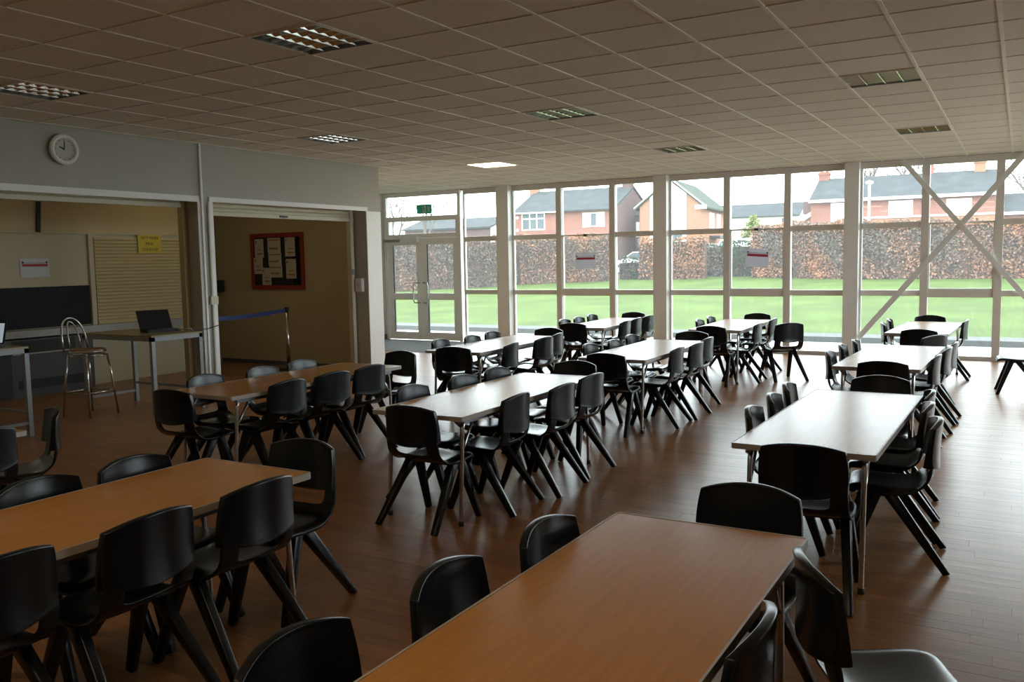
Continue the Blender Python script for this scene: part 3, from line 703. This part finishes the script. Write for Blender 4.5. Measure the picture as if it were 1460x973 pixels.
def poster(label, loc, rz, w=.40, hgt=.29, tilt=0):
    o = empty('notice_sheet', loc, rz); o.rotation_euler = (0, tilt, rz); tag(o, label, 'notice')
    MB().box(-w/2, w/2, 0, .003, 0, hgt).build('sheet', M_PAPER, o)
    MB().box(-w/2+.025, w/2-.02, -.002, 0, hgt*.58, hgt*.72).build('red_band', M_RED, o)
    e = MB(); x = -w/2+.05
    for L_ in (.06, .085, .05, .07):
        if x+L_ < w/2-.04: e.box(x, x+L_, -.0015, 0, hgt*.765, hgt*.795)
        x += L_+.012
    e.build('print_line', mat('light grey print', (.35,.36,.38), .7), o)
    e = MB()
    for s in (-1, 1): e.disc((s*(w/2-.035), -.003, hgt*.80), .014, 10, 1, .006)
    e.build('black_badge', M_DARK, o)
    return o
poster('white notice with red band on the glass of the window beside the double-door column', (-7.18, YW-.01, 1.48), 0, .43, .29)
poster('white notice with red band hung askew on the window between two columns', (-3.945, YW-.01, 1.47), 0, .40, .31, math.radians(4))
poster('white notice with red band on the servery wall above the black panel', (XB+.012, 7.04, 1.55), math.radians(90), .40, .25)
# noticeboard
nb = empty('noticeboard', (-10.64, YC-.002, 1.25)); tag(nb, 'red framed noticeboard with pinned papers on the cream wall', 'noticeboard')
MB().box(-.53, .53, -.012, 0, .06, .87).build('board', M_DARK, nb)
fr = MB(); fr.box(-.59, .59, -.03, 0, 0, .07); fr.box(-.59, .59, -.03, 0, .86, .93); fr.box(-.59, -.53, -.03, 0, .07, .86); fr.box(.53, .59, -.03, 0, .07, .86)
fr.build('frame', M_REDF, nb)
for k, (x0, x1, z0, z1) in enumerate([(-.50,-.30,.53,.84),(-.53,-.33,.26,.53),(-.35,-.15,.075,.36),(-.20,.09,.61,.85),(-.19,.10,.40,.61),(-.17,.11,.20,.40),(.19,.41,.54,.85),(.20,.42,.18,.50)]):
    p = MB().box(x0, x1, -.016-.001*k, -.012-.001*k, z0, z1).build('paper', M_PAPERC, nb); e = MB(); d = -.0175-.001*k
    if 3 <= k <= 5: bl_ = [(x0+.02, x1-.02, z1-.045, z1-.025), (x0+.03, x1-.06, z0+.05, z0+.08)]
    else: bl_ = [(x0+.015, x0+.05, z1-.07, z1-.03), (x0+.05, x1-.03, z0+.05, z0+.075), (x0+.06, x1-.05, z0+.12, z0+.135)]
    for a, b, c, f in bl_: MB().box(a, b, d, d+.001, c, f).build('print_block', M_ORANGE, p)
MB().box(.34, .50, -.014, -.012, .075, .86).build('board_strip', M_BLACKP, nb)
# queue barrier
def post(x, y, lab):
    o = empty('barrier_post', (x, y, 0)); tag(o, lab, 'barrier post')
    MB().tube([(0,0,.02),(0,0,.93)], .030, 14).build('post_tube', M_CHROME, o, smooth=True)
    MB().tube([(0,0,.92),(0,0,.99)], .034, 14).build('post_head', M_DARK, o, smooth=True)
    MB().tube([(0,0,0),(0,0,.02)], .17, 24, r2=.15).build('base', M_DARK, o)
    return o
post(-10.0, 10.2, 'chrome queue barrier post in front of the cream noticeboard wall')
post(-9.85, 8.35, 'chrome queue barrier post standing behind the pier between the openings')
bl = MB(); n = 10; A = Vector((-10.0, 10.17, .945)); B_ = Vector((-9.85, 8.39, .92))
pts = [A.lerp(B_, k/n) - Vector((0,0,.03*math.sin(math.pi*k/n))) for k in range(n+1)]
for k in range(n):
    p, q = pts[k], pts[k+1]
    bl.add([p+Vector((-.001,0,-.03)), q+Vector((-.001,0,-.03)), q+Vector((-.001,0,.03)), p+Vector((-.001,0,.03)), p+Vector((.001,0,-.03)), q+Vector((.001,0,-.03)), q+Vector((.001,0,.03)), p+Vector((.001,0,.03))],
           [(0,1,2,3),(7,6,5,4),(0,4,5,1),(3,2,6,7)])
tag(bl.build('barrier_belt', M_BELT), 'blue webbing belt stretched between the two barrier posts', 'belt')
wb = empty('control_box', (-12.09, YC-.022, 1.21)); tag(wb, 'black box high on the cream wall left of the noticeboard', 'box')
MB().box(-.16, .19, -.14, 0, 0, .20).build('box_case', M_DARK, wb); MB().box(-.10, .0, -.11, -.01, -.30, 0).build('box_stem', M_HEAT, wb)
cb = empty('tall_cabinet', (-12.35, YC-.14, 0)); tag(cb, 'dark narrow cabinet at the left end of the noticeboard wall', 'cabinet')
MB().box(-.25, .22, -.10, .10, .0, 1.17).build('body', M_DARK, cb); MB().box(.05, .12, -.115, -.10, .62, .72).build('white_label', M_PAPER, cb)
sw = empty('paper_dispenser', (-8.73, 10.5, 1.23)); tag(sw, 'white dispenser fixed on the jamb of the noticeboard opening', 'dispenser')
MB().box(-.06, .06, -.06, 0, 0, .20).build('dispenser_case', M_WHITE, sw); MB().box(-.03, .03, -.068, -.06, .06, .14).build('front_cover', M_PAPER, sw)
sk = empty('power_socket', (-9.02, YC-.004, 1.30)); tag(sk, 'small grey fitting on the cream wall beside the shutter guide', 'socket')
MB().box(-.04, .04, -.02, 0, 0, .09).build('plate', M_GREYM, sk); MB().box(-.02, .02, -.026, -.02, .02, .07).build('knob', M_DARK, sk)
sb = MB().bar((XB+.06, 7.12, 2.56), (XB+.06, 7.09, 2.15), .05, .03, up=(1,0,0)).build('metal_bracket', M_DARK); tag(sb, 'short dark bracket hanging above the notice on the servery wall', 'bracket')

# ---- tall tables
def tall_table(x, y, w, d, lab, rz=0):
    o = empty('tall_table', (x, y, 0), rz); tag(o, lab, 'table'); H = .90
    MB().box(-w/2, w/2, -d/2, d/2, H-.018, H).build('table_top', M_FOIL, o)
    fr = MB(); fr.box(-w/2, w/2, -d/2, -d/2+.02, H-.065, H-.018); fr.box(-w/2, w/2, d/2-.02, d/2, H-.065, H-.018); fr.box(-w/2, -w/2+.02, -d/2+.02, d/2-.02, H-.065, H-.018); fr.box(w/2-.02, w/2, -d/2+.02, d/2-.02, H-.065, H-.018)
    fr.build('frame', M_GREYM, o)
    for sx in (-1, 1):
        for sy in (-1, 1): MB().box(sx*(w/2-.0225)-.0225, sx*(w/2-.0225)+.0225, sy*(d/2-.0225)-.0225, sy*(d/2-.0225)+.0225, 0, H-.018).build('leg', M_GREYM, o)
        MB().box(sx*(w/2-.0225)-.015, sx*(w/2-.0225)+.015, -d/2+.045, d/2-.045, .12, .15).build('stretcher', M_GREYM, o)
    MB().box(-w/2+.045, w/2-.045, d/2-.04, d/2-.01, .22, .25).build('stretcher', M_GREYM, o)
    return o
tall_table(-8.93, 6.74, 1.24, .70, 'tall grey steel framed table beside the chrome stool')
tall_table(-9.1, 4.76, 1.20, .70, 'tall grey steel framed table with a laptop whose screen is lit')
def laptop(x, y, rz, lab, screen):
    o = empty('laptop', (x, y, .90), rz); tag(o, lab, 'laptop')
    MB().box(-.19, .19, -.13, .13, 0, .028).build('base', M_DARK, o); MB().box(-.15, .15, -.10, .02, .028, .031).build('keyboard', M_HEAT, o)
    a = math.radians(30); sc = MB().bar((0, .125, .02), (0, .125+.255*math.sin(a), .02+.255*math.cos(a)), .38, .012, up=(0,1,0)).build('screen_lid', M_DARK, o)
    n_ = Vector((0, -math.cos(a), math.sin(a))); c0 = Vector((0, .125, .02)) + Vector((0, math.sin(a), math.cos(a)))*.02 + n_*.007; c1 = c0 + Vector((0, math.sin(a), math.cos(a)))*.215
    MB().bar(c0, c1, .345, .001, up=(0,1,0)).build('display', screen, o)
    return o
laptop(-8.80, 6.90, math.radians(72), 'open black laptop on the tall table beside the stool', M_DARK)
laptop(-8.78, 4.78, math.radians(42), 'laptop with pale lit screen on the tall table', M_SCREEN)
lp = MB().tube([(-8.60,6.98,.92),(-8.5,7.08,.93),(-8.44,7.12,.86),(-8.42,7.12,.5),(-8.42,7.12,.2),(-8.45,7.15,.01)], .008, 6).build('power_cable', mat('pale cable', (.5,.5,.48), .5), smooth=True)
tag(lp, 'pale power cable hanging from the laptop down the tall table', 'cable')
lp = MB().tube([(-8.53,7.06,.93),(-8.52,7.2,.90),(-8.555,7.40,.90),(-8.555,7.56,.93)], .006, 6).build('network_cable', M_DARK, smooth=True)
tag(lp, 'thin dark cable strung from the laptop across the pier', 'cable')
# ---- chrome bar stool
st = empty('bar_stool', (-9.12, 6.16, 0), math.radians(8)); tag(st, 'chrome tube bar stool with hooped back and tan seat', 'stool')
for sx in (-1, 1):
    for sy in (-1, 1): MB().tube([(sx*.20, sy*.20, 0), (sx*.165, sy*.165, .45), (sx*.14, sy*.14, .69)], .0115, 10).build('leg', M_CHROME, st, smooth=True)
MB().tube([(.19*math.cos(a), .19*math.sin(a), .73) for a in [2*math.pi*k/28 for k in range(28)]], .012, 8, closed=True).tube([(.185*math.cos(a), .185*math.sin(a), .685) for a in [2*math.pi*k/28 for k in range(28)]], .009, 8, closed=True).build('seat_ring', M_CHROME, st, smooth=True)
MB().disc((0, 0, .738), .185, 28, 2, .03).build('seat', M_SEATW, st)
for a_, b_ in (((-1,-1),(1,-1)), ((1,-1),(1,1)), ((1,1),(-1,1)), ((-1,1),(-1,-1))):
    MB().tube([(a_[0]*.18, a_[1]*.18, .27), (b_[0]*.18, b_[1]*.18, .27)], .008, 8).build('foot_rail', M_CHROME, st, smooth=True)
def hoop(w, h): return [(-.17, -w, .72)] + [(-.17-.05*math.sin(t)-.03*(z_/h), y_, .72+z_) for t, y_, z_ in [(math.pi*k/16, -w*math.cos(math.pi*k/16), h*(math.sin(math.pi*k/16))**.55) for k in range(1, 16)]] + [(-.17, w, .72)]
MB().tube(hoop(.165, .38), .011, 8).build('back_hoop', M_CHROME, st, smooth=True)
MB().tube(hoop(.075, .34), .008, 8).build('back_hoop', M_CHROME, st, smooth=True)

# ================================================================== OUTSIDE
def gz(y): return max(-.06, .021*(y-19)) if y > 16.2 else -.06
g = MB(); xs = [-140+10*k for k in range(25)]; ys = [18.7, 24, 30, 36, 44, 52, 62, 75, 95, 130]
for y in ys:
    for x in xs: g.v.append((x, y, max(-.04, .021*(min(y, 60)-19))))
nx = len(xs)
for r in range(len(ys)-1):
    for c in range(nx-1): g.f.append((r*nx+c, r*nx+c+1, (r+1)*nx+c+1, (r+1)*nx+c)); g.m.append(0)
lawn = g.build('lawn', M_GRASS); struct(lawn)
struct(MB().box(-60, 30, YW+.3, 17.9, -.35, -.05).build('paving', M_PAVE))
struct(MB().box(XR+.25, 60, -30, YW+.3, -.35, -.05).build('side_paving', M_PAVE))
struct(MB().box(-60, 30, 17.9, 18.75, -.35, .06).build('kerb', M_KERB))
struct(MB().box(XF-3, XR+3, YW+.051, YW+.32, -.35, -.02).build('window_ledge', M_PAVE))
def hedge(label, path, h0, thick, mats, dens, seed, leaf=.125, top_noise=.10):
    rnd = random.Random(seed); x0, y0 = path[0]; z0 = .021*(y0-19)
    o = empty('hedge', (x0, y0, z0)); tag(o, label, 'hedge', 'hedges along the far edge of the lawn')
    core = MB(); L = MB(); segs = []
    for (ax, ay), (bx, by) in zip(path[:-1], path[1:]):
        ln = math.hypot(bx-ax, by-ay); tx, ty = (bx-ax)/ln, (by-ay)/ln; nx, ny = -ty, tx
        if ny > 0: nx, ny = -nx, -ny         # towards the hall
        za, zb = .021*(ay-19)-z0-.05, .021*(by-19)-z0-.05; t_ = thick*.8; i_ = .12
        P = [(ax-x0+nx*-i_, ay-y0+ny*-i_), (bx-x0-nx*i_, by-y0-ny*i_), (bx-x0-nx*t_, by-y0-ny*t_), (ax-x0-nx*t_, ay-y0-ny*t_)]
        core.add([(P[0][0],P[0][1],za),(P[1][0],P[1][1],zb),(P[2][0],P[2][1],zb),(P[3][0],P[3][1],za)]+[(P[0][0],P[0][1],za+h0-.12),(P[1][0],P[1][1],zb+h0-.12),(P[2][0],P[2][1],zb+h0-.12),(P[3][0],P[3][1],za+h0-.12)],
                 [(0,3,2,1),(4,5,6,7),(0,1,5,4),(1,2,6,5),(2,3,7,6),(3,0,4,7)])
        n = int(ln*h0*dens*2.2)
        for k in range(n):
            s = rnd.random()*ln; where = rnd.random()
            bump = .10*math.sin(s*2.1+seed)+.07*math.sin(s*5.3+2*seed)
            hh = h0 + top_noise*(math.sin(s*1.3+seed)+.6*math.sin(s*3.7)+rnd.uniform(-.5,.6))
            if where < .82: z = hh*rnd.random(); dpt = .10 + .7*bump - rnd.uniform(-.03, .17) + .05*math.sin(z*4+s*1.7)
            else: z = hh; dpt = -rnd.random()*thick
            px = ax-x0+tx*s+nx*dpt; py = ay-y0+ty*s+ny*dpt; pz = za + (zb-za)*s/ln + z + .05
            r = leaf*rnd.uniform(.6, 1.3); q = Vector((rnd.gauss(0,1), rnd.gauss(0,1)-.9, rnd.gauss(0,1)+.35)).normalized()
            u = q.orthogonal().normalized(); v = q.cross(u); a = rnd.random()*6.28; u, v = u*math.cos(a)+v*math.sin(a), v*math.cos(a)-u*math.sin(a)
            c = Vector((px, py, pz)); mi = 0
            if len(mats) > 1:
                f = math.sin(s*.9+seed*1.7)+math.sin(s*2.3+z*1.9+seed)+.8*math.sin(z*2.2+s*.5)+rnd.gauss(0,.7)
                mi = 1 if f > 1.0 else (2 if len(mats) > 2 and f < -.9 else 0)
            L.add([c-u*r*.5, c+v*r*.32, c+u*r*.5, c-v*r*.32], [(0,1,2,3)], mi)
    core.build('twigs', M_CORE, o); stuff(L.build('foliage', mats, o))
    return o
BE = [M_LEAF, M_LEAFO, M_LEAFD]
hedge('clipped brown beech hedge seen through the double door', [(-36, 30.0), (-25.3, 33.2), (-21.9, 38.3)], 2.35, 1.2, [M_LEAFD, M_LEAF, M_LEAFD], 150, 1)
hedge('tall brown beech hedge in front of the brick semi-detached house', [(-21.8, 38.6), (-19.4, 41.5), (-18.4, 42.6)], 2.35, 1.4, [M_LEAF, M_LEAFO, M_LEAFD], 190, 2)
hedge('short rusty orange beech hedge in front of the gabled house', [(-17.35, 43.3), (-14.05, 43.95)], 2.1, 1.6, [M_LEAFO, M_LEAF, M_LEAFD], 240, 3)
hedge('dark green hedge low in the gap beside the white van', [(-15.3, 46.6), (-11.7, 46.6)], 1.75, 1.0, [M_LEAFG, M_LEAFD], 190, 4)
hedge('patchy rusty beech hedge in front of the end terrace house', [(-11.95, 45.0), (-9.0, 43.9), (-7.05, 42.9)], 2.6, 1.5, BE, 220, 5)
hedge('long russet beech hedge in front of the brick terrace', [(-6.9, 42.8), (-4.2, 42.8), (4.0, 43.1)], 2.5, 1.5, BE, 200, 6)
hedge('low dark bush in the gap beside the parked white car', [(-18.6, 43.8), (-17.2, 44.6)], 1.05, .8, [M_LEAFG, M_LEAFD], 240, 8)

# ---- houses
def house(label, loc, rz, w, d, eave, ridge, wall, roof, hip=0, over=.3, roof_mat_dir=None):
    """front faces -Y; w along X; ridge along X"""
    o = empty('house', loc, rz); tag(o, label, 'house')
    h = MB(); h.box(0, w, 0, d, -.5, eave); h.build('wall', wall, o)
    if not hip:
        gb = MB(); gb.prism([(0.0, eave), (d, eave), (d/2, ridge-.12)], 0, 0.0, .25); gb.prism([(0.0, eave), (d, eave), (d/2, ridge-.12)], 0, w-.25, w); gb.build('gable', wall, o)
    r = MB(); t = .14; so = over; sl = (ridge-eave)/(d/2)
    r.add([(-.15 if not hip else -.3, -so, eave-so*sl), (w+.15, -so, eave-so*sl), (w+.15, d/2, ridge), (-.15+hip, d/2, ridge), (-.15 if not hip else -.3, d+so, eave-so*sl), (w+.15, d+so, eave-so*sl)] +
          [(-.15 if not hip else -.3, -so, eave-so*sl-t), (w+.15, -so, eave-so*sl-t), (w+.15, d/2, ridge-t), (-.15+hip, d/2, ridge-t), (-.15 if not hip else -.3, d+so, eave-so*sl-t), (w+.15, d+so, eave-so*sl-t)],
          [(0,1,2,3), (3,2,5,4), (6,9,8,7), (8,9,10,11), (0,6,7,1), (1,7,8,2), (2,8,11,5), (5,11,10,4), (4,10,9,3), (3,9,6,0)])
    r.build('roof', roof, o)
    return o
def chimney(o, x, y, z0, z1, w=.8, m=None):
    c = MB().box(x-w/2, x+w/2, y-.35, y+.35, z0, z1).box(x-w/2-.06, x+w/2+.06, y-.41, y+.41, z1-.25, z1-.1).build('chimney', m or M_BRICK, o)
    for s in (-.22, .22): MB().tube([(x+s, y, z1), (x+s, y, z1+.35)], .12, 8).build('chimney_pot', M_BRICK2, c)
def hwindow(o, x0, x1, z0, z1, nx_, nz=0, frame=M_UPVC, bl=None, y=-.04, th=.09):
    f = MB(); f.box(x0, x1, y, y+.10, z0, z0+th); f.box(x0, x1, y, y+.10, z1-th, z1); f.box(x0, x0+th, y, y+.1, z0+th, z1-th); f.box(x1-th, x1, y, y+.1, z0+th, z1-th)
    xs_ = [x0+th+(x1-x0-2*th)*k/nx_ for k in range(nx_+1)]
    for q in xs_[1:-1]: f.box(q-.05, q+.05, y, y+.1, z0+th, z1-th)
    zm = z0+(z1-z0)*.66
    if nz: f.box(x0+th, x1-th, y+.005, y+.1, zm-.05, zm+.05)
    w_ = f.build('window', frame, o)
    for k in range(nx_):
        for za, zb in (((z0+th, zm-.05), (zm+.05, z1-th)) if nz else ((z0+th, z1-th),)):
            MB().box(xs_[k]+(.05 if k else 0), xs_[k+1]-(.05 if k < nx_-1 else 0), y+.02, y+.03, za, zb).build('pane', bl[k % len(bl)] if bl else M_PANE, w_)
# semi-detached house with grey roof
GB = .86
HA = house('red brick semi-detached house with long grey roof and chimneys', (-38.9, 68, GB), 0, 9.5, 8, 5.08, 7.0, M_BRICK, M_ROOF)
hwindow(HA, .72, 3.02, 3.36, 4.86, 3, 1); hwindow(HA, 6.62, 8.64, 3.46, 4.66, 3, 0, bl=[M_CURT, M_PANE, M_CURT])
MB().box(6.4, 8.9, -.03, 0, 4.66, 4.9).build('lintel', M_BRICK2, HA); MB().box(4.9, 9.5, -.25, 0, 2.72, 2.86).build('string_band', M_STONE, HA)
MB().box(-.1, 5.0, -.38, -.28, 4.80, 4.90).build('gutter', M_UPVC, HA); MB().box(5.0, 9.6, -.38, -.28, 4.80, 4.90).build('gutter', M_DARK, HA)
for z in (3.4, 4.5): MB().disc((.28, -.02, z), .13, 12, 1, .04).build('wall_disc', M_UPVC, HA)
chimney(HA, -.1, 4, 5.9, 7.55, .75, M_BRICK2); chimney(HA, 9.1, 4, 6.3, 7.45, .8, M_BRICKD)
MB().box(9.5, 9.56, 0, 8, -.5, 5.0).prism([(0, 5.0), (8, 5.0), (4, 6.8)], 0, 9.5, 9.56).build('side_wall', M_BRICKD, HA)
ext = MB().box(9.56, 10.1, 4.5, 9.5, -.5, 4.5).build('rear_wing', M_BRICKD, HA); MB().prism([(4.3, 4.5), (9.7, 4.5), (7, 5.6)], 0, 9.5, 10.2).build('rear_roof', M_ROOF, HA)
MB().box(9.65, 9.95, 4.44, 4.5, 2.6, 3.9).build('window', M_UPVC, HA)
# gabled house turned end-on to the lawn
HB = house('gabled house with cream rendered panel and orange brick sides', (-22.65, 70, GB), math.radians(96), 10, 5.1, 5.15, 7.25, M_BRICK2, M_ROOFG, over=.35)
MB().prism([(1.18, -.4), (4.22, -.4), (4.22, 5.85), (2.55, 7.0), (1.18, 6.0)], 0, -.06, 0).build('render_panel', M_REND, HB)
vb = MB(); vb.bar((-.20, -.42, 4.88), (-.20, 2.55, 7.28), .06, .30, up=(1,0,0)); vb.bar((-.20, 5.52, 4.88), (-.20, 2.55, 7.28), .06, .30, up=(1,0,0)); vb.box(-.22, -.14, -.5, .45, 4.65, 4.98)
vb.build('barge_board', M_UPVC, HB)
hwindow(HB, 3.4, 5.2, 3.2, 4.5, 3, 0); hwindow(HB, 6.6, 8.2, 3.2, 4.5, 3, 0); hwindow(HB, 1.2, 2.2, .1, 2.0, 1, 0); hwindow(HB, 3.2, 7.0, .6, 1.9, 3, 0)
MB().box(3.4, 6.4, -.9, 0, 2.35, 2.55).build('porch_canopy', M_DARK, HB)
gw = MB().box(-.10, -.06, 1.5, 2.3, 2.2, 2.7).box(-.10, -.06, 3.1, 3.9, 2.2, 2.7).build('window', M_PANE, HB)
chimney(HB, 4.0, 3.6, 6.0, 8.3, .6, M_BRICK2)
# brick terrace on the right
HD = house('long red brick terrace with grey roof and white window bays', (-14.45, 72, GB), 0, 12.7, 8, 5.08, 6.95, M_BRICK, M_ROOF)
MB().box(-.1, 12.8, -.42, -.30, 4.80, 5.02).build('fascia', M_UPVC, HD)
hwindow(HD, 1.5, 3.0, 3.3, 4.75, 1, 0, bl=[M_UPVC]); hwindow(HD, 5.65, 7.32, 3.58, 4.70, 3, 1, bl=[M_CURT]); hwindow(HD, 9.55, 11.2, 3.58, 4.66, 3, 1, bl=[M_CURT])
MB().box(3.2, 12.7, -.5, 0, 3.42, 3.56).build('bay_roof_band', M_STONE, HD); MB().box(3.2, 12.7, -.42, 0, -.4, 3.42).build('bay_wall', M_BRICK2, HD)
MB().box(8.1, 8.2, -.1, 0, 3.56, 4.8).build('downpipe', M_UPVC, HD)
chimney(HD, .25, 4, 5.9, 7.5, .8); chimney(HD, 7.95, 4, 6.2, 8.3, .75); chimney(HD, 11.5, 4, 6.2, 7.7, .75, M_BRICK2)
lw = MB().prism([(-1.4, 3.2), (0, 4.0), (0, -.4), (-1.4, -.4)], 1, .6, 4.0).build('side_wing', M_BRICK, HD); MB().box(-.7, 0, .5, 4, 4.0, 5.0).build('side_stack', M_BRICKD, HD)
MB().bar((-1.5, .55, 3.18), (.05, .55, 4.06), .30, .16, up=(0,1,0)).build('wing_verge', M_UPVC, HD)
HE = house('low grey roofed house at the end of the brick terrace', (-1.5, 72, GB), 0, 10, 7, 3.6, 5.05, M_BRICK, M_ROOF); MB().box(0, 10, -.4, -.28, 3.35, 3.55).build('fascia', M_UPVC, HE)
HF = house('distant white house with long low grey roof', (-34.5, 108, GB), 0, 11.5, 6, 5.7, 7.2, M_REND, M_ROOF); hwindow(HF, 9.4, 10.6, 4.3, 5.3, 2, 0)
HG = house('distant house with pale grey roof behind the door hedge', (-49.5, 66, GB), 0, 9.3, 6, 3.85, 4.75, M_BRICKD, M_ROOF)
MB().box(9.3, 9.36, 0, 6, -.5, 3.8).prism([(0, 3.8), (6, 3.8), (3, 4.6)], 0, 9.3, 9.36).build('side_wall', M_REND, HG)
# parked car and van behind the gaps
def car(label, loc, rz, van=False):
    o = empty('parked_van' if van else 'parked_car', loc, rz); tag(o, label, 'vehicle')
    pr_ = [(0,.35),(0,.85),(.9,1.0),(1.5,1.95),(4.8,2.0),(4.85,.35)] if van else [(0,.3),(0,.75),(1.0,.92),(1.7,1.42),(3.2,1.42),(4.0,.95),(4.2,.9),(4.2,.3)]
    bd = MB().prism(pr_, 1, 0, 1.75).build('car_body', M_CAR, o)
    MB().prism([(1.15,1.0),(1.72,1.36),(3.1,1.36),(3.75,1.0)] if not van else [(1.05,1.1),(1.55,1.85),(2.3,1.85),(2.3,1.1)], 1, -.01, 1.76).build('side_glass', M_PANE, o)
    for x in (.85, 3.4 if not van else 3.9):
        for y in (.05, 1.70): w_ = MB().disc((x, y, .32), .32, 18, 1, .2).build('wheel', M_TYRE, o); MB().disc((x, y, .32), .18, 14, 1, .22).build('hub', M_GREYM, w_)
    return o
car('white car parked behind the gap in the hedges', (-22.5, 50.6, .62), math.radians(20)); car('white van parked behind the palisade fence', (-19.5, 60, .87), 0, True)
pf = empty('palisade_fence', (-14.8, 49, .60)); tag(pf, 'pale metal palisade fence behind the dark green hedge', 'fence')
pm = MB().prism([(-.035, 0), (.035, 0), (.035, 1.68), (0, 1.8), (-.035, 1.68)], 1, 0, .02).mesh('pale', M_LAMPP)
for k in range(24): link('pale', pm, pf, loc=(k*.14, 0, 0))
MB().box(0, 3.3, .02, .06, .4, .46).build('rail', M_LAMPP, pf); MB().box(0, 3.3, .02, .06, 1.4, 1.46).build('rail', M_LAMPP, pf)
lp = empty('street_lamp', (-8.48, 60, .86)); tag(lp, 'pale street lamp post in front of the brick terrace', 'street lamp')
MB().tube([(0,0,0),(0,0,5.2)], .085, 10, r2=.07).build('post', M_LAMPP, lp, smooth=True); MB().tube([(-.2,0,5.22),(0,0,5.32),(.2,0,5.22)], .10, 8).build('lamp_head', M_UPVC, lp, smooth=True)
# ---- bare trees
def tree(label, loc, h, seed, spread=.55, levels=5):
    rnd = random.Random(seed); o = empty('bare_tree', loc); tag(o, label, 'tree', 'bare winter trees behind the houses'); m = MB()
    def grow(p, d, ln, r, lv):
        q = p + d*ln; m.tube([p, p.lerp(q, .5)+Vector((rnd.uniform(-1,1), rnd.uniform(-1,1), 0))*ln*.05, q], r, 5 if lv > 2 else 4, r2=r*.66)
        if lv == 0: return
        for k in range(3 if lv > 1 else 3):
            dd = (d + Vector((rnd.uniform(-1,1), rnd.uniform(-1,1), rnd.uniform(-.15,.5)))*spread).normalized()
            grow(p.lerp(q, rnd.uniform(.6, 1)), dd, ln*rnd.uniform(.55, .8), r*.6, lv-1)
    grow(Vector((0,0,-.3)), Vector((0,0,1)), h*.34, h*.020, levels); m.build('branches', M_BARK, o)
    return o
tree('bare tree seen above the double door', (-46, 60, .8), 8.5, 11); tree('bare slender tree seen beside the exit sign', (-42.8, 60, .8), 7.8, 12, .35)
for k, (x, sd) in enumerate(((-13.0, 21), (-10.8, 22), (-8.6, 23))):
    tree(['bare tree behind the left roof of the terrace', 'bare tree rising behind the middle of the terrace roof', 'bare upright tree behind the terrace near the tall chimney'][k], (x, 88, .8), 11.5, sd, .45)
tree('wide bare tree behind the low end house', (.6, 84, .8), 11.5, 31, .6); tree('bare tree behind the chimney at the terrace end', (-4.4, 86, .8), 11.0, 32, .5)
bu = empty('garden_bush', (-22.6, 86, .86)); tag(bu, 'yellow green garden bush in front of the distant white house', 'bush'); lf = MB(); rr = random.Random(5)
for k in range(1500):
    a, b_ = rr.random()*6.28, rr.random()*1.57; rad = rr.uniform(.6, 1.0); c = Vector((math.cos(a)*math.cos(b_)*1.7*rad, math.sin(a)*math.cos(b_)*1.0*rad, math.sin(b_)*4.6*rad+.1)); u = Vector((rr.gauss(0,1), rr.gauss(0,1), rr.gauss(0,1))).normalized(); v = u.orthogonal().normalized()
    lf.add([c-u*.14, c+v*.09, c+u*.14, c-v*.09], [(0,1,2,3)])
stuff(lf.build('foliage', M_LEAFY, bu)); MB().tube([(0,0,-.1),(0,0,3)], .12, 6, r2=.05).build('stem', M_BARK, bu)
